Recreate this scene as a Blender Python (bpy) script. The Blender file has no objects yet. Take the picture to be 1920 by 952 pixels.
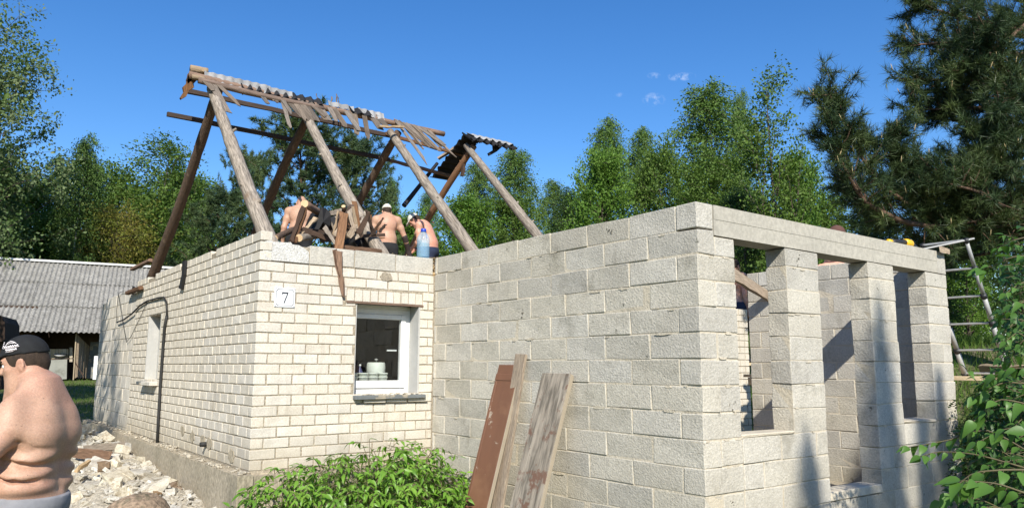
import bpy, bmesh, math, random
import numpy as np
from mathutils import Vector, Matrix, Euler
R = math.radians
scene = bpy.context.scene
col = scene.collection
random.seed(7)

# ------------------------------------------------------------------ camera, sky, sun, exposure
FPX, YAW, PITCH, ROLL = 1413.26, .6493, .1487, .0035
CAM = np.array([-2.5272, -7.5319, 1.0129])
def cam_axes():
    f = np.array([math.sin(YAW)*math.cos(PITCH), math.cos(YAW)*math.cos(PITCH), math.sin(PITCH)])
    r = np.array([math.cos(YAW), -math.sin(YAW), 0.]); u = np.cross(r, f)
    c, s = math.cos(ROLL), math.sin(ROLL)
    return c*r+s*u, -s*r+c*u, f
CR, CU, CF = cam_axes()
cd = bpy.data.cameras.new('camera'); cam = bpy.data.objects.new('camera', cd); col.objects.link(cam)
cd.sensor_width = 36; cd.lens = FPX/1920*36; cd.clip_end = 3000; cd.clip_start = .05
mw = Matrix.Identity(4)
for i in range(3):
    mw[i][0], mw[i][1], mw[i][2], mw[i][3] = CR[i], CU[i], -CF[i], CAM[i]
cam.matrix_world = mw
scene.camera = cam
# surveying helpers: the world point seen in a given direction on a given plane / at a given depth
def ray(u, v): return CF + CR*(u-960)/FPX + CU*(476-v)/FPX
def at(u, v, t): return CAM + t*ray(u, v)
def onX(u, v, c): d = ray(u, v); return CAM + d*(c-CAM[0])/d[0]
def onY(u, v, c): d = ray(u, v); return CAM + d*(c-CAM[1])/d[1]
def onZ(u, v, c): d = ray(u, v); return CAM + d*(c-CAM[2])/d[2]

SUN = Vector((.60, 1.0, -.86)).normalized()
sl = bpy.data.lights.new('sun', 'SUN'); so = bpy.data.objects.new('sun', sl); col.objects.link(so)
sl.energy = 4.6; sl.angle = R(.55); sl.color = (1., .945, .84)
so.rotation_euler = SUN.to_track_quat('-Z', 'Y').to_euler(); so.location = (-12, -16, 20)
world = bpy.data.worlds.new('World'); scene.world = world; world.use_nodes = True
wn, wl = world.node_tree.nodes, world.node_tree.links
wn.clear()
sky = wn.new('ShaderNodeTexSky'); sky.sky_type = 'NISHITA'; sky.sun_disc = False
sky.sun_elevation = math.asin(-SUN.z); sky.sun_rotation = math.atan2(-SUN.x, -SUN.y)
sky.altitude = 100; sky.air_density = 1.0; sky.dust_density = .25; sky.ozone_density = 3.0
hs = wn.new('ShaderNodeHueSaturation'); hs.inputs['Saturation'].default_value = 1.30; hs.inputs['Value'].default_value = 1.06; hs.inputs['Hue'].default_value = .507
wl.new(sky.outputs[0], hs.inputs['Color'])
geo = wn.new('ShaderNodeNewGeometry')
prev = hs.outputs[0]
def wmath(op, a, b=None, c=None):
    n = wn.new('ShaderNodeMath'); n.operation = op
    for i, x in enumerate((a, b, c)):
        if x is None: continue
        if hasattr(x, 'links'): wl.new(x, n.inputs[i])
        else: n.inputs[i].default_value = x
    return n.outputs[0]
tc = wn.new('ShaderNodeTexCoord')
cn = wn.new('ShaderNodeTexNoise'); cn.inputs['Scale'].default_value = 95; cn.inputs['Detail'].default_value = 7; cn.inputs['Roughness'].default_value = .68
wl.new(tc.outputs['Generated'], cn.inputs['Vector'])
for (u, v, ru, rv, amt) in ((1277, 144, 30, 9, .75), (1226, 187, 24, 14, .62), (1226, 142, 14, 7, .4), (1162, 178, 9, 5, .3)):
    d0 = ray(u, v); d0 = d0/np.linalg.norm(d0)
    ax = ray(u+ru, v-rv*.25); ax = ax/np.linalg.norm(ax)-d0
    up = ray(u, v-rv); up = up/np.linalg.norm(up)-d0
    def comp(vec):
        L2 = float(vec @ vec); n = wn.new('ShaderNodeVectorMath'); n.operation = 'DOT_PRODUCT'
        wl.new(tc.outputs['Generated'], n.inputs[0]); n.inputs[1].default_value = vec/L2
        return wmath('SUBTRACT', n.outputs['Value'], float(d0 @ vec)/L2)
    a, b = comp(ax), comp(up)
    rr = wmath('ADD', wmath('MULTIPLY', a, a), wmath('MULTIPLY', b, b))
    m = wmath('MULTIPLY', wmath('MAXIMUM', wmath('SUBTRACT', 1., rr), 0.), wmath('MULTIPLY', wmath('MAXIMUM', wmath('SUBTRACT', cn.outputs[0], .44), 0.), amt*3.0))
    m = wmath('MINIMUM', m, .8)
    mx = wn.new('ShaderNodeMixRGB'); wl.new(m, mx.inputs[0]); wl.new(prev, mx.inputs[1]); mx.inputs[2].default_value = (5.6, 6.2, 7.4, 1)
    prev = mx.outputs[0]
bg = wn.new('ShaderNodeBackground'); bg.inputs[1].default_value = .11
wl.new(prev, bg.inputs[0]); wo = wn.new('ShaderNodeOutputWorld'); wl.new(bg.outputs[0], wo.inputs[0])
scene.view_settings.view_transform = 'Standard'; scene.view_settings.look = 'None'
scene.view_settings.exposure = 0.60; scene.view_settings.gamma = 1
scene.render.engine = 'CYCLES'
scene.cycles.max_bounces = 7; scene.cycles.transparent_max_bounces = 8; scene.cycles.caustics_reflective = False; scene.cycles.caustics_refractive = False

# ------------------------------------------------------------------ naming helpers
def tag(o, label=None, cat=None, group=None, kind=None):
    if label: o['label'] = label
    if cat: o['category'] = cat
    if group: o['group'] = group
    if kind: o['kind'] = kind
    return o
def empty(name, loc=(0, 0, 0), label=None, cat=None, group=None, rz=0):
    o = bpy.data.objects.new(name, None); col.objects.link(o); o.location = loc; o.rotation_euler = (0, 0, rz)
    o.empty_display_size = .1
    return tag(o, label, cat, group)
def link(name, me, parent=None, loc=(0, 0, 0), rot=None, mat=None, scale=None):
    o = bpy.data.objects.new(name, me); col.objects.link(o)
    if mat is not None and not me.materials: me.materials.append(mat)
    o.location = loc
    if rot is not None: o.rotation_euler = rot
    if scale is not None: o.scale = scale
    if parent is not None: o.parent = parent
    return o
def mesh_np(name, V, F, mat=None, smooth=False):
    V = np.asarray(V, np.float32).reshape(-1, 3); F = np.asarray(F, np.int32); k = F.shape[1]
    me = bpy.data.meshes.new(name); me.vertices.add(len(V)); me.vertices.foreach_set('co', V.ravel())
    me.loops.add(F.size); me.loops.foreach_set('vertex_index', F.ravel())
    me.polygons.add(len(F)); me.polygons.foreach_set('loop_start', np.arange(0, F.size, k, dtype=np.int32))
    if smooth: me.polygons.foreach_set('use_smooth', np.ones(len(F), bool))
    me.update(calc_edges=True)
    if mat: me.materials.append(mat)
    return me
def mesh_py(name, V, F, mat=None, smooth=False):
    me = bpy.data.meshes.new(name); me.from_pydata([tuple(map(float, v)) for v in V], [], F)
    if smooth:
        for p in me.polygons: p.use_smooth = True
    me.update()
    if mat: me.materials.append(mat)
    return me
class MB:
    """collects shapes in one mesh"""
    def __init__(s): s.V = []; s.F = []
    def add(s, V, F):
        b = len(s.V); s.V += [tuple(map(float, v)) for v in V]; s.F += [tuple(i+b for i in f) for f in F]; return s
    def box(s, x0, x1, y0, y1, z0, z1):
        V = [(x, y, z) for x in (x0, x1) for y in (y0, y1) for z in (z0, z1)]
        return s.add(V, [(0, 1, 3, 2), (4, 6, 7, 5), (0, 4, 5, 1), (2, 3, 7, 6), (0, 2, 6, 4), (1, 5, 7, 3)])
    def cbox(s, x0, x1, y0, y1, z0, z1, c=.004, j=0., rng=random):
        """box with chamfered edges, corners jittered"""
        V = []; idx = {}
        xs, ys, zs = (x0, x1), (y0, y1), (z0, z1)
        for i in (0, 1):
            for k in (0, 1):
                for l in (0, 1):
                    jx, jy, jz = (rng.uniform(-j, j) for _ in range(3))
                    X, Y, Z = xs[i]+jx, ys[k]+jy, zs[l]+jz
                    sx, sy, sz = (c, -c)[i], (c, -c)[k], (c, -c)[l]
                    idx[i, k, l] = len(V); V += [(X, Y+sy, Z+sz), (X+sx, Y, Z+sz), (X+sx, Y+sy, Z)]
        I = lambda i, k, l, a: idx[i, k, l]+a
        F = [(I(0,0,0,0), I(0,0,1,0), I(0,1,1,0), I(0,1,0,0)), (I(1,0,0,0), I(1,1,0,0), I(1,1,1,0), I(1,0,1,0)),
             (I(0,0,0,1), I(1,0,0,1), I(1,0,1,1), I(0,0,1,1)), (I(0,1,0,1), I(0,1,1,1), I(1,1,1,1), I(1,1,0,1)),
             (I(0,0,0,2), I(0,1,0,2), I(1,1,0,2), I(1,0,0,2)), (I(0,0,1,2), I(1,0,1,2), I(1,1,1,2), I(0,1,1,2))]
        for i in (0, 1):
            for k in (0, 1):
                F.append((I(i,k,0,0), I(i,k,1,0), I(i,k,1,1), I(i,k,0,1)) if i != k else (I(i,k,0,1), I(i,k,1,1), I(i,k,1,0), I(i,k,0,0)))
        for i in (0, 1):
            for l in (0, 1):
                F.append((I(i,0,l,2), I(i,1,l,2), I(i,1,l,0), I(i,0,l,0)) if i != l else (I(i,0,l,0), I(i,1,l,0), I(i,1,l,2), I(i,0,l,2)))
        for k in (0, 1):
            for l in (0, 1):
                F.append((I(0,k,l,1), I(1,k,l,1), I(1,k,l,2), I(0,k,l,2)) if k != l else (I(0,k,l,2), I(1,k,l,2), I(1,k,l,1), I(0,k,l,1)))
        for i in (0, 1):
            for k in (0, 1):
                for l in (0, 1):
                    t = (I(i,k,l,0), I(i,k,l,1), I(i,k,l,2)); F.append(t if (i+k+l) % 2 == 0 else t[::-1])
        return s.add(V, F)
    def tube(s, pts, rad, n=6, cap=True):
        pts = [Vector(map(float, p)) for p in pts]; m = len(pts)
        if not hasattr(rad, '__len__'): rad = [rad]*m
        V = []; F = []; up = None
        for i, p in enumerate(pts):
            d = (pts[min(i+1, m-1)]-pts[max(i-1, 0)]).normalized()
            if up is None: up = d.orthogonal().normalized()
            up = (up-d*up.dot(d))
            up = up.normalized() if up.length > 1e-5 else d.orthogonal().normalized()
            w = d.cross(up)
            for k in range(n):
                a = 2*math.pi*k/n; V.append(p+(up*math.cos(a)+w*math.sin(a))*rad[i])
        for i in range(m-1):
            for k in range(n): F.append((i*n+k, i*n+(k+1) % n, (i+1)*n+(k+1) % n, (i+1)*n+k))
        if cap: F.append(tuple(range(n))[::-1]); F.append(tuple((m-1)*n+k for k in range(n)))
        return s.add(V, F)
    def lathe(s, prof, n=20, c=(0, 0, 0)):
        V = [(c[0]+r*math.cos(2*math.pi*k/n), c[1]+r*math.sin(2*math.pi*k/n), c[2]+z) for r, z in prof for k in range(n)]
        F = [(i*n+k, i*n+(k+1) % n, (i+1)*n+(k+1) % n, (i+1)*n+k) for i in range(len(prof)-1) for k in range(n)]
        F += [tuple(range(n))[::-1], tuple((len(prof)-1)*n+k for k in range(n))]
        return s.add(V, F)
    def prism(s, poly, d):
        """poly: 3-D points of a planar outline, pushed by vector d"""
        n = len(poly); V = [tuple(p) for p in poly]+[tuple(np.asarray(p, float)+np.asarray(d, float)) for p in poly]
        F = [tuple(range(n))[::-1], tuple(range(n, 2*n))]+[(i, (i+1) % n, n+(i+1) % n, n+i) for i in range(n)]
        return s.add(V, F)
    def mesh(s, name, mat=None, smooth=False):
        me = mesh_py(name, s.V, s.F, mat, smooth)
        bm = bmesh.new(); bm.from_mesh(me); bmesh.ops.recalc_face_normals(bm, faces=bm.faces); bm.to_mesh(me); bm.free()
        return me
    def build(s, name, mat=None, parent=None, smooth=False, loc=(0, 0, 0), rot=None):
        return link(name, s.mesh(name, mat, smooth), parent, loc, rot)

# ------------------------------------------------------------------ materials
def NT(name):
    m = bpy.data.materials.new(name); m.use_nodes = True; nt = m.node_tree; nt.nodes.clear()
    return m, nt.nodes, nt.links
def c4(c): return (*c, 1) if len(c) == 3 else c
def noise(n, l, vec, scale, detail=4, rough=.6):
    t = n.new('ShaderNodeTexNoise'); t.inputs['Scale'].default_value = scale; t.inputs['Detail'].default_value = detail
    t.inputs['Roughness'].default_value = rough; l.new(vec, t.inputs['Vector']); return t.outputs[0]
def ramp(n, l, fac, a, b, ca=(0, 0, 0), cb=(1, 1, 1)):
    r = n.new('ShaderNodeValToRGB'); r.color_ramp.elements[0].position = a; r.color_ramp.elements[1].position = b
    r.color_ramp.elements[0].color = c4(ca); r.color_ramp.elements[1].color = c4(cb); l.new(fac, r.inputs[0]); return r.outputs[0]
def mixc(n, l, f, a, b, mode='MIX'):
    x = n.new('ShaderNodeMixRGB'); x.blend_type = mode
    for i, v in enumerate((f, a, b)):
        if hasattr(v, 'links'): l.new(v, x.inputs[i])
        elif i == 0: x.inputs[0].default_value = v
        else: x.inputs[i].default_value = c4(v)
    return x.outputs[0]
def surf(name, c1, c2, scale=6, rough=.85, var=.12, hue=0., stretch=None, local=False, fine=None, stains=(), bumps=((60, .4, .004),), spec=.3, metal=0., drips=None, dirt=None):
    """base colour mottled between c1 and c2; stains: (colour, scale, threshold, softness, amount); bumps: (scale, strength, distance)"""
    m, n, l = NT(name)
    if local: vec = n.new('ShaderNodeTexCoord').outputs['Object']
    else: vec = n.new('ShaderNodeNewGeometry').outputs['Position']
    oi = n.new('ShaderNodeObjectInfo')
    if local:
        ad = n.new('ShaderNodeVectorMath'); ad.operation = 'ADD'; l.new(vec, ad.inputs[0])
        ml = n.new('ShaderNodeMath'); ml.operation = 'MULTIPLY'; l.new(oi.outputs['Random'], ml.inputs[0]); ml.inputs[1].default_value = 37.
        l.new(ml.outputs[0], ad.inputs[1]); vec = ad.outputs[0]
    raw = vec
    if stretch:
        mp = n.new('ShaderNodeMapping'); mp.inputs['Scale'].default_value = stretch; l.new(vec, mp.inputs[0]); vec = mp.outputs[0]
    c = ramp(n, l, noise(n, l, vec, scale), .3, .7, c1, c2)
    if fine: c = mixc(n, l, fine[1], c, ramp(n, l, noise(n, l, vec, fine[0], 3), .35, .65), 'OVERLAY')
    for (sc, ss, th, sf, amt) in stains:
        f = ramp(n, l, noise(n, l, raw, ss, 6, .65), th, th+sf)
        ml = n.new('ShaderNodeMath'); ml.operation = 'MULTIPLY'; l.new(f, ml.inputs[0]); ml.inputs[1].default_value = amt
        c = mixc(n, l, ml.outputs[0], c, sc)
    if drips:                                             # vertical runs of mortar and damp: (colour, threshold, softness, amount)
        mp2 = n.new('ShaderNodeMapping'); mp2.inputs['Scale'].default_value = (9, 9, .9); l.new(raw, mp2.inputs[0])
        f = ramp(n, l, noise(n, l, mp2.outputs[0], 1., 4, .7), drips[1], drips[1]+drips[2])
        g_ = ramp(n, l, noise(n, l, raw, 1.1, 3), .42, .62)
        c = mixc(n, l, mixc(n, l, 1., mixc(n, l, 1., f, g_, 'MULTIPLY'), (drips[3],)*3, 'MULTIPLY'), c, drips[0])
    if dirt:                                              # soil splashed up from the ground: (colour, full below z, gone above z, amount)
        sp_ = n.new('ShaderNodeSeparateXYZ'); l.new(raw, sp_.inputs[0])
        ad2 = n.new('ShaderNodeMath'); ad2.operation = 'MULTIPLY_ADD'; l.new(noise(n, l, raw, 4, 5, .7), ad2.inputs[0]); ad2.inputs[1].default_value = .5; l.new(sp_.outputs[2], ad2.inputs[2])
        mr_ = n.new('ShaderNodeMapRange'); l.new(ad2.outputs[0], mr_.inputs[0]); mr_.inputs[1].default_value = dirt[1]+.25; mr_.inputs[2].default_value = dirt[2]+.25; mr_.inputs[3].default_value = dirt[3]; mr_.inputs[4].default_value = 0
        c = mixc(n, l, mr_.outputs[0], c, dirt[0])
    if var:
        h = n.new('ShaderNodeHueSaturation'); l.new(c, h.inputs['Color'])
        mr = n.new('ShaderNodeMapRange'); l.new(oi.outputs['Random'], mr.inputs[0]); mr.inputs[3].default_value = 1-var; mr.inputs[4].default_value = 1+var
        l.new(mr.outputs[0], h.inputs['Value'])
        if hue:
            m2 = n.new('ShaderNodeMath'); m2.operation = 'MULTIPLY'; l.new(oi.outputs['Random'], m2.inputs[0]); m2.inputs[1].default_value = 7.31
            m3 = n.new('ShaderNodeMath'); m3.operation = 'FRACT'; l.new(m2.outputs[0], m3.inputs[0])
            m4 = n.new('ShaderNodeMapRange'); l.new(m3.outputs[0], m4.inputs[0]); m4.inputs[3].default_value = 1-hue; m4.inputs[4].default_value = 1+hue
            l.new(m4.outputs[0], h.inputs['Saturation'])
        c = h.outputs[0]
    p = n.new('ShaderNodeBsdfPrincipled'); l.new(c, p.inputs['Base Color'])
    p.inputs['Roughness'].default_value = rough; p.inputs['Specular IOR Level'].default_value = spec; p.inputs['Metallic'].default_value = metal
    nrm = None
    for (bs, st, di) in bumps:
        b = n.new('ShaderNodeBump'); b.inputs['Strength'].default_value = st; b.inputs['Distance'].default_value = di
        l.new(noise(n, l, vec, bs, 3), b.inputs['Height'])
        if nrm is not None: l.new(nrm, b.inputs['Normal'])
        nrm = b.outputs[0]
    if nrm is not None: l.new(nrm, p.inputs['Normal'])
    o = n.new('ShaderNodeOutputMaterial'); l.new(p.outputs[0], o.inputs[0])
    return m
def leafmat(name, c1, c2, c3=None, trans=.35, rough=.55, spec=.22, scale=1.2):
    """leaf colour varies leaf by leaf (mesh island) and softly by branch"""
    m, n, l = NT(name)
    g = n.new('ShaderNodeNewGeometry')
    c = ramp(n, l, g.outputs['Random Per Island'], .1, .9, c1, c2)
    if c3: c = mixc(n, l, ramp(n, l, noise(n, l, g.outputs['Position'], scale, 2), .4, .65), c, c3)
    p = n.new('ShaderNodeBsdfPrincipled'); l.new(c, p.inputs['Base Color']); p.inputs['Roughness'].default_value = rough
    p.inputs['Specular IOR Level'].default_value = spec
    t = n.new('ShaderNodeBsdfTranslucent'); l.new(mixc(n, l, .5, c, (.9, 1., .25), 'MULTIPLY'), t.inputs[0])
    x = n.new('ShaderNodeMixShader'); x.inputs[0].default_value = trans; l.new(p.outputs[0], x.inputs[1]); l.new(t.outputs[0], x.inputs[2])
    o = n.new('ShaderNodeOutputMaterial'); l.new(x.outputs[0], o.inputs[0])
    return m
def plain(name, c, rough=.5, metal=0., spec=.5, var=0.): return surf(name, c, tuple(x*.88 for x in c), 9, rough, var, bumps=(), spec=spec, metal=metal)

M = {}
M['brick'] = surf('white_brick', (.62, .57, .49), (.555, .51, .435), 5, .9, .065, .15, fine=(70, .15), drips=((.36, .32, .25), .50, .2, .6), dirt=((.33, .285, .21), .0, .38, .6),
                  stains=(((.30, .26, .19), 2.2, .62, .2, .35), ((.62, .58, .50), 9, .58, .1, .6)), bumps=((45, .35, .004), (160, .3, .002)))
M['mortar'] = surf('brown_mortar', (.38, .33, .25), (.29, .245, .185), 8, .95, 0, bumps=((70, .7, .008),), fine=(60, .3))
M['block'] = surf('aggregate_block', (.505, .473, .405), (.432, .402, .34), 2.5, .95, .11, .15, fine=(48, .13), drips=((.57, .53, .44), .50, .2, .6), dirt=((.30, .27, .20), -.5, .2, .55),
                  stains=(((.22, .20, .155), 3.1, .56, .14, .55), ((.09, .09, .07), 9, .665, .05, .85), ((.33, .30, .24), 1.1, .52, .2, .45)), bumps=((58, .9, .008), (130, .5, .003)))
M['joint'] = surf('pale_block_mortar', (.60, .535, .42), (.47, .415, .32), 7, .95, 0, bumps=((50, .8, .01),), stains=(((.26, .23, .17), 3, .55, .2, .6),))
M['concrete'] = surf('cast_concrete', (.44, .41, .345), (.375, .35, .295), 1.6, .9, 0, fine=(30, .12),
                     stains=(((.33, .305, .25), 1.3, .55, .25, .35), ((.48, .45, .38), 4, .6, .2, .3)), bumps=((90, .35, .003),))
M['foundation'] = surf('foundation_concrete', (.40, .345, .26), (.30, .26, .19), 1.6, .95, 0, fine=(40, .3), stretch=(1, 1, .5),
                       stains=(((.20, .18, .13), 2.2, .52, .2, .6), ((.13, .13, .07), 5, .63, .1, .5)), bumps=((20, .5, .02), (90, .4, .004)))
M['wood_grey'] = surf('weathered_wood', (.36, .285, .205), (.25, .19, .135), 4, .85, .22, .3, stretch=(14, 14, 1.3), local=True, fine=(9, .3), bumps=((10, .6, .004),),
                      stains=(((.10, .075, .05), 4, .62, .12, .5),))
M['wood_dark'] = surf('dark_old_wood', (.085, .050, .032), (.045, .028, .020), 4, .85, .3, .3, stretch=(14, 14, 1.3), local=True, bumps=((10, .6, .004),))
M['wood_brown'] = surf('brown_old_wood', (.22, .13, .08), (.12, .07, .045), 4, .85, .3, .3, stretch=(14, 14, 1.3), local=True, bumps=((10, .6, .004),), fine=(8, .4))
M['bark'] = surf('brown_bark', (.13, .085, .058), (.065, .045, .034), 5, .95, .15, stretch=(9, 9, 2.4), local=True, bumps=((9, 1., .012),), stains=(((.25, .18, .12), 5, .6, .1, .7),))
M['cutwood'] = surf('fresh_cut_wood', (.62, .45, .26), (.52, .36, .20), 20, .8, .05, local=True)
M['log'] = surf('debarked_log', (.285, .245, .20), (.195, .162, .128), 3, .85, .08, stretch=(10, 10, 1.0), local=True, fine=(7, .45), bumps=((8, .6, .006), (30, .5, .003)),
                stains=(((.17, .115, .07), 3, .60, .12, .65),))
M['felt'] = surf('black_roofing', (.022, .021, .022), (.012, .012, .013), 8, .75, .1, bumps=((30, .5, .006),))
M['slate'] = surf('asbestos_sheet', (.28, .27, .245), (.20, .192, .175), 3, .9, .06, stretch=(1, 1, 1), fine=(14, .35),
                  stains=(((.19, .18, .155), 2.6, .52, .2, .6), ((.14, .15, .10), 7, .62, .1, .5)), bumps=((40, .5, .004),))
M['wood_shingle'] = surf('grey_shingle', (.185, .15, .12), (.105, .083, .065), 4, .9, .3, .3, stretch=(14, 14, 1.3), local=True, fine=(9, .3), bumps=((10, .6, .004),))
M['slate_lit'] = surf('pale_sheet', (.36, .36, .36), (.19, .185, .18), 5, .85, .05, stains=(((.10, .10, .095), 7, .60, .08, .8),), bumps=((40, .4, .003),))  # paler copy of the sheet: sunlight on the ridge strips put into its colour
M['ridgecap'] = surf('pale_ridge_cap', (.68, .68, .66), (.58, .58, .56), 4, .6, 0)
M['leaf_birch'] = leafmat('birch_leaf', (.09, .17, .036), (.155, .245, .055), (.115, .19, .055))
M['leaf_mid'] = leafmat('mid_green_leaf', (.075, .145, .026), (.145, .225, .042), (.11, .18, .038))
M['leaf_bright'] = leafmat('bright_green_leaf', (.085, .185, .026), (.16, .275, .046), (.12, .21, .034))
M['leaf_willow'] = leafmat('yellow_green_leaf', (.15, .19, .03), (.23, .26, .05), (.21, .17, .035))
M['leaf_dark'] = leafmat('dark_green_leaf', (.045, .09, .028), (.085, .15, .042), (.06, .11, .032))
M['leaf_blossom'] = leafmat('blossom_tree_leaf', (.065, .13, .035), (.14, .21, .065), (.20, .25, .12), scale=.9)
M['needle'] = leafmat('pine_needle', (.018, .038, .018), (.055, .090, .036), (.075, .105, .032), trans=.12, rough=.45, scale=1.5)
M['needle_far'] = leafmat('far_pine_needle', (.032, .066, .030), (.08, .13, .058), (.095, .135, .045), trans=.15, scale=1.0)
M['candle'] = plain('pine_candle', (.38, .30, .15), .8)
M['leaf_elder'] = leafmat('shrub_leaf', (.16, .33, .03), (.26, .45, .07), (.11, .24, .028), trans=.35, rough=.38, spec=.4, scale=3)
M['leaf_big'] = leafmat('broad_leaf', (.055, .155, .025), (.16, .30, .06), (.08, .18, .03), trans=.42, rough=.42, spec=.4)
M['leaf_deep'] = leafmat('bush_leaf', (.04, .11, .022), (.10, .21, .042), (.03, .08, .016), trans=.35, rough=.45, spec=.4, scale=2.)  # darker copy of the broad leaf: shade inside the bush put into the colour
M['stem'] = surf('green_brown_stem', (.14, .12, .06), (.09, .075, .045), 8, .8, 0)
M['trunk'] = surf('grey_brown_bark', (.14, .11, .085), (.075, .06, .048), 6, .95, 0, stretch=(4, 4, 1), bumps=((14, .9, .02),))
M['pinebark'] = surf('pine_bark', (.17, .105, .07), (.085, .055, .04), 6, .95, 0, stretch=(4, 4, 1), bumps=((14, .9, .02),))
M['birchbark'] = surf('birch_bark', (.66, .64, .58), (.50, .48, .43), 4, .8, 0, stretch=(1, 1, 4), stains=(((.05, .045, .04), 3.5, .60, .06, .9),))
M['grass'] = leafmat('grass_blade', (.07, .15, .02), (.15, .23, .045), (.10, .17, .03), trans=.35)
M['ground'] = surf('meadow_ground', (.085, .105, .035), (.14, .125, .065), 1.2, .95, 0, fine=(14, .4), stains=(((.20, .165, .11), .7, .55, .15, .7),), bumps=((10, .8, .04), (60, .6, .01)))
M['white_pvc'] = plain('white_plastic', (.80, .80, .78), .3)
M['reveal'] = surf('grey_plaster', (.48, .475, .45), (.38, .375, .355), 4, .9, 0, bumps=((25, .4, .005),), stains=(((.60, .59, .56), 4, .55, .15, .6),))
M['steel_paint'] = surf('brown_steel', (.20, .13, .095), (.13, .085, .06), 8, .7, 0)
M['sillgrey'] = surf('grey_sill', (.17, .185, .19), (.11, .12, .125), 6, .6, 0, stains=(((.38, .33, .25), 6, .52, .1, .9),))
M['room'] = surf('dim_room_wall', (.10, .095, .09), (.075, .07, .07), 3, .9, 0)  # dimness of the closed room put into the wall colour
M['foam'] = plain('pale_foam', (.74, .76, .69), .6)
M['dark'] = plain('black_plastic', (.02, .02, .022), .5)
M['rubber'] = surf('black_cable', (.028, .027, .026), (.018, .018, .018), 8, .6, 0)
M['alu'] = surf('aluminium', (.42, .42, .41), (.33, .33, .32), 20, .65, 0, metal=.25, bumps=())
M['newplank'] = surf('pale_plank', (.55, .44, .28), (.45, .34, .20), 4, .8, .15, stretch=(1.5, 14, 14), bumps=((12, .3, .003),))
M['yellow'] = plain('yellow_plastic', (.80, .47, .02), .4)
M['shedwood'] = surf('shed_board', (.27, .21, .145), (.17, .13, .09), 5, .9, .2, .2, stretch=(12, 12, 1), fine=(12, .3), bumps=((12, .6, .004),))
M['shedpale'] = surf('pale_shed_board', (.46, .39, .28), (.33, .27, .19), 5, .9, .18, .2, stretch=(12, 12, 1), bumps=((12, .6, .004),))
M['shedpanel'] = surf('grey_sheet_panel', (.30, .305, .27), (.22, .225, .20), 3, .9, 0, stains=(((.15, .15, .12), 3, .55, .1, .5),))
M['enamel'] = plain('white_enamel', (.82, .83, .84), .25)
M['ink'] = plain('black_enamel', (.03, .03, .035), .35)
M['rock'] = surf('boulder_stone', (.30, .215, .145), (.20, .15, .105), 5, .9, 0, fine=(25, .4), stains=(((.09, .085, .05), 7, .52, .1, .8), ((.40, .33, .23), 3, .6, .1, .5)), bumps=((16, .8, .02),))
M['rubble'] = surf('broken_brick', (.60, .56, .475), (.42, .385, .315), 6, .95, .22, .4, fine=(50, .15), local=True, bumps=((20, .6, .01), (70, .5, .004)), stains=(((.25, .20, .14), 3, .50, .15, .65),))
M['rubble_brown'] = surf('brown_fragment', (.26, .19, .13), (.16, .12, .085), 6, .95, .2, .4, local=True, bumps=((20, .7, .01),))
M['gravel'] = surf('mortar_grit', (.47, .425, .34), (.33, .29, .225), 9, .95, 0, fine=(40, .4), bumps=((18, 1., .03), (70, .8, .012)))
M['straw'] = surf('straw_and_sawdust', (.50, .38, .22), (.34, .24, .13), 12, .95, .2, bumps=((40, .9, .01),))
M['brownpaint'] = surf('chipped_brown_paint', (.19, .085, .048), (.145, .068, .040), 3, .55, 0, local=True, stretch=(1, 1, .35), spec=.4,
                       stains=(((.43, .36, .28), 5, .635, .03, .85), ((.30, .16, .09), 1.6, .55, .2, .6), ((.40, .33, .25), 14, .72, .03, .8)), bumps=((30, .2, .002),))
M['peeled'] = surf('peeled_grey_panel', (.30, .26, .21), (.20, .17, .135), 3, .85, 0, local=True, stretch=(2.2, 2.2, .30), fine=(12, .5),
                   stains=(((.15, .075, .05), 4.2, .53, .06, .85), ((.37, .33, .275), 6, .58, .12, .5), ((.17, .09, .06), 14, .63, .04, .6)), bumps=((20, .4, .004),))
M['paleedge'] = plain('bare_board_edge', (.34, .285, .21), .9)
def skinmat(name, c1, c2, red):
    m, n, l = NT(name); g = n.new('ShaderNodeNewGeometry')
    c = ramp(n, l, noise(n, l, g.outputs['Position'], 7, 4), .3, .7, c1, c2)
    c = mixc(n, l, ramp(n, l, noise(n, l, g.outputs['Position'], 3.2, 3), .45, .75), c, red)
    c = mixc(n, l, .22, c, ramp(n, l, noise(n, l, g.outputs['Position'], 120, 5, .8), .3, .7), 'OVERLAY')
    c = mixc(n, l, ramp(n, l, noise(n, l, g.outputs['Position'], 55, 2), .70, .76), c, tuple(x*.6 for x in c2))
    p = n.new('ShaderNodeBsdfPrincipled'); l.new(c, p.inputs['Base Color']); p.inputs['Roughness'].default_value = .5
    p.inputs['Specular IOR Level'].default_value = .35
    p.inputs['Subsurface Weight'].default_value = .12; p.inputs['Subsurface Radius'].default_value = (.012, .005, .003); p.inputs['Subsurface Scale'].default_value = 1.
    b = n.new('ShaderNodeBump'); b.inputs['Strength'].default_value = .5; b.inputs['Distance'].default_value = .0025
    l.new(noise(n, l, g.outputs['Position'], 150, 4), b.inputs['Height']); l.new(b.outputs[0], p.inputs['Normal'])
    o = n.new('ShaderNodeOutputMaterial'); l.new(p.outputs[0], o.inputs[0]); return m
M['skin'] = skinmat('light_skin', (.49, .305, .215), (.42, .25, .17), (.46, .235, .165))
M['skin_red'] = skinmat('sunburnt_skin', (.60, .335, .24), (.53, .28, .20), (.56, .22, .16))
M['hair'] = surf('short_dark_hair', (.055, .036, .024), (.03, .02, .014), 60, .8, 0, bumps=((260, .9, .004),), stretch=(1, 1, .5))
M['capblack'] = surf('black_cap_cloth', (.016, .017, .018), (.011, .011, .012), 40, .85, 0, bumps=((300, .3, .001),))
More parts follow.
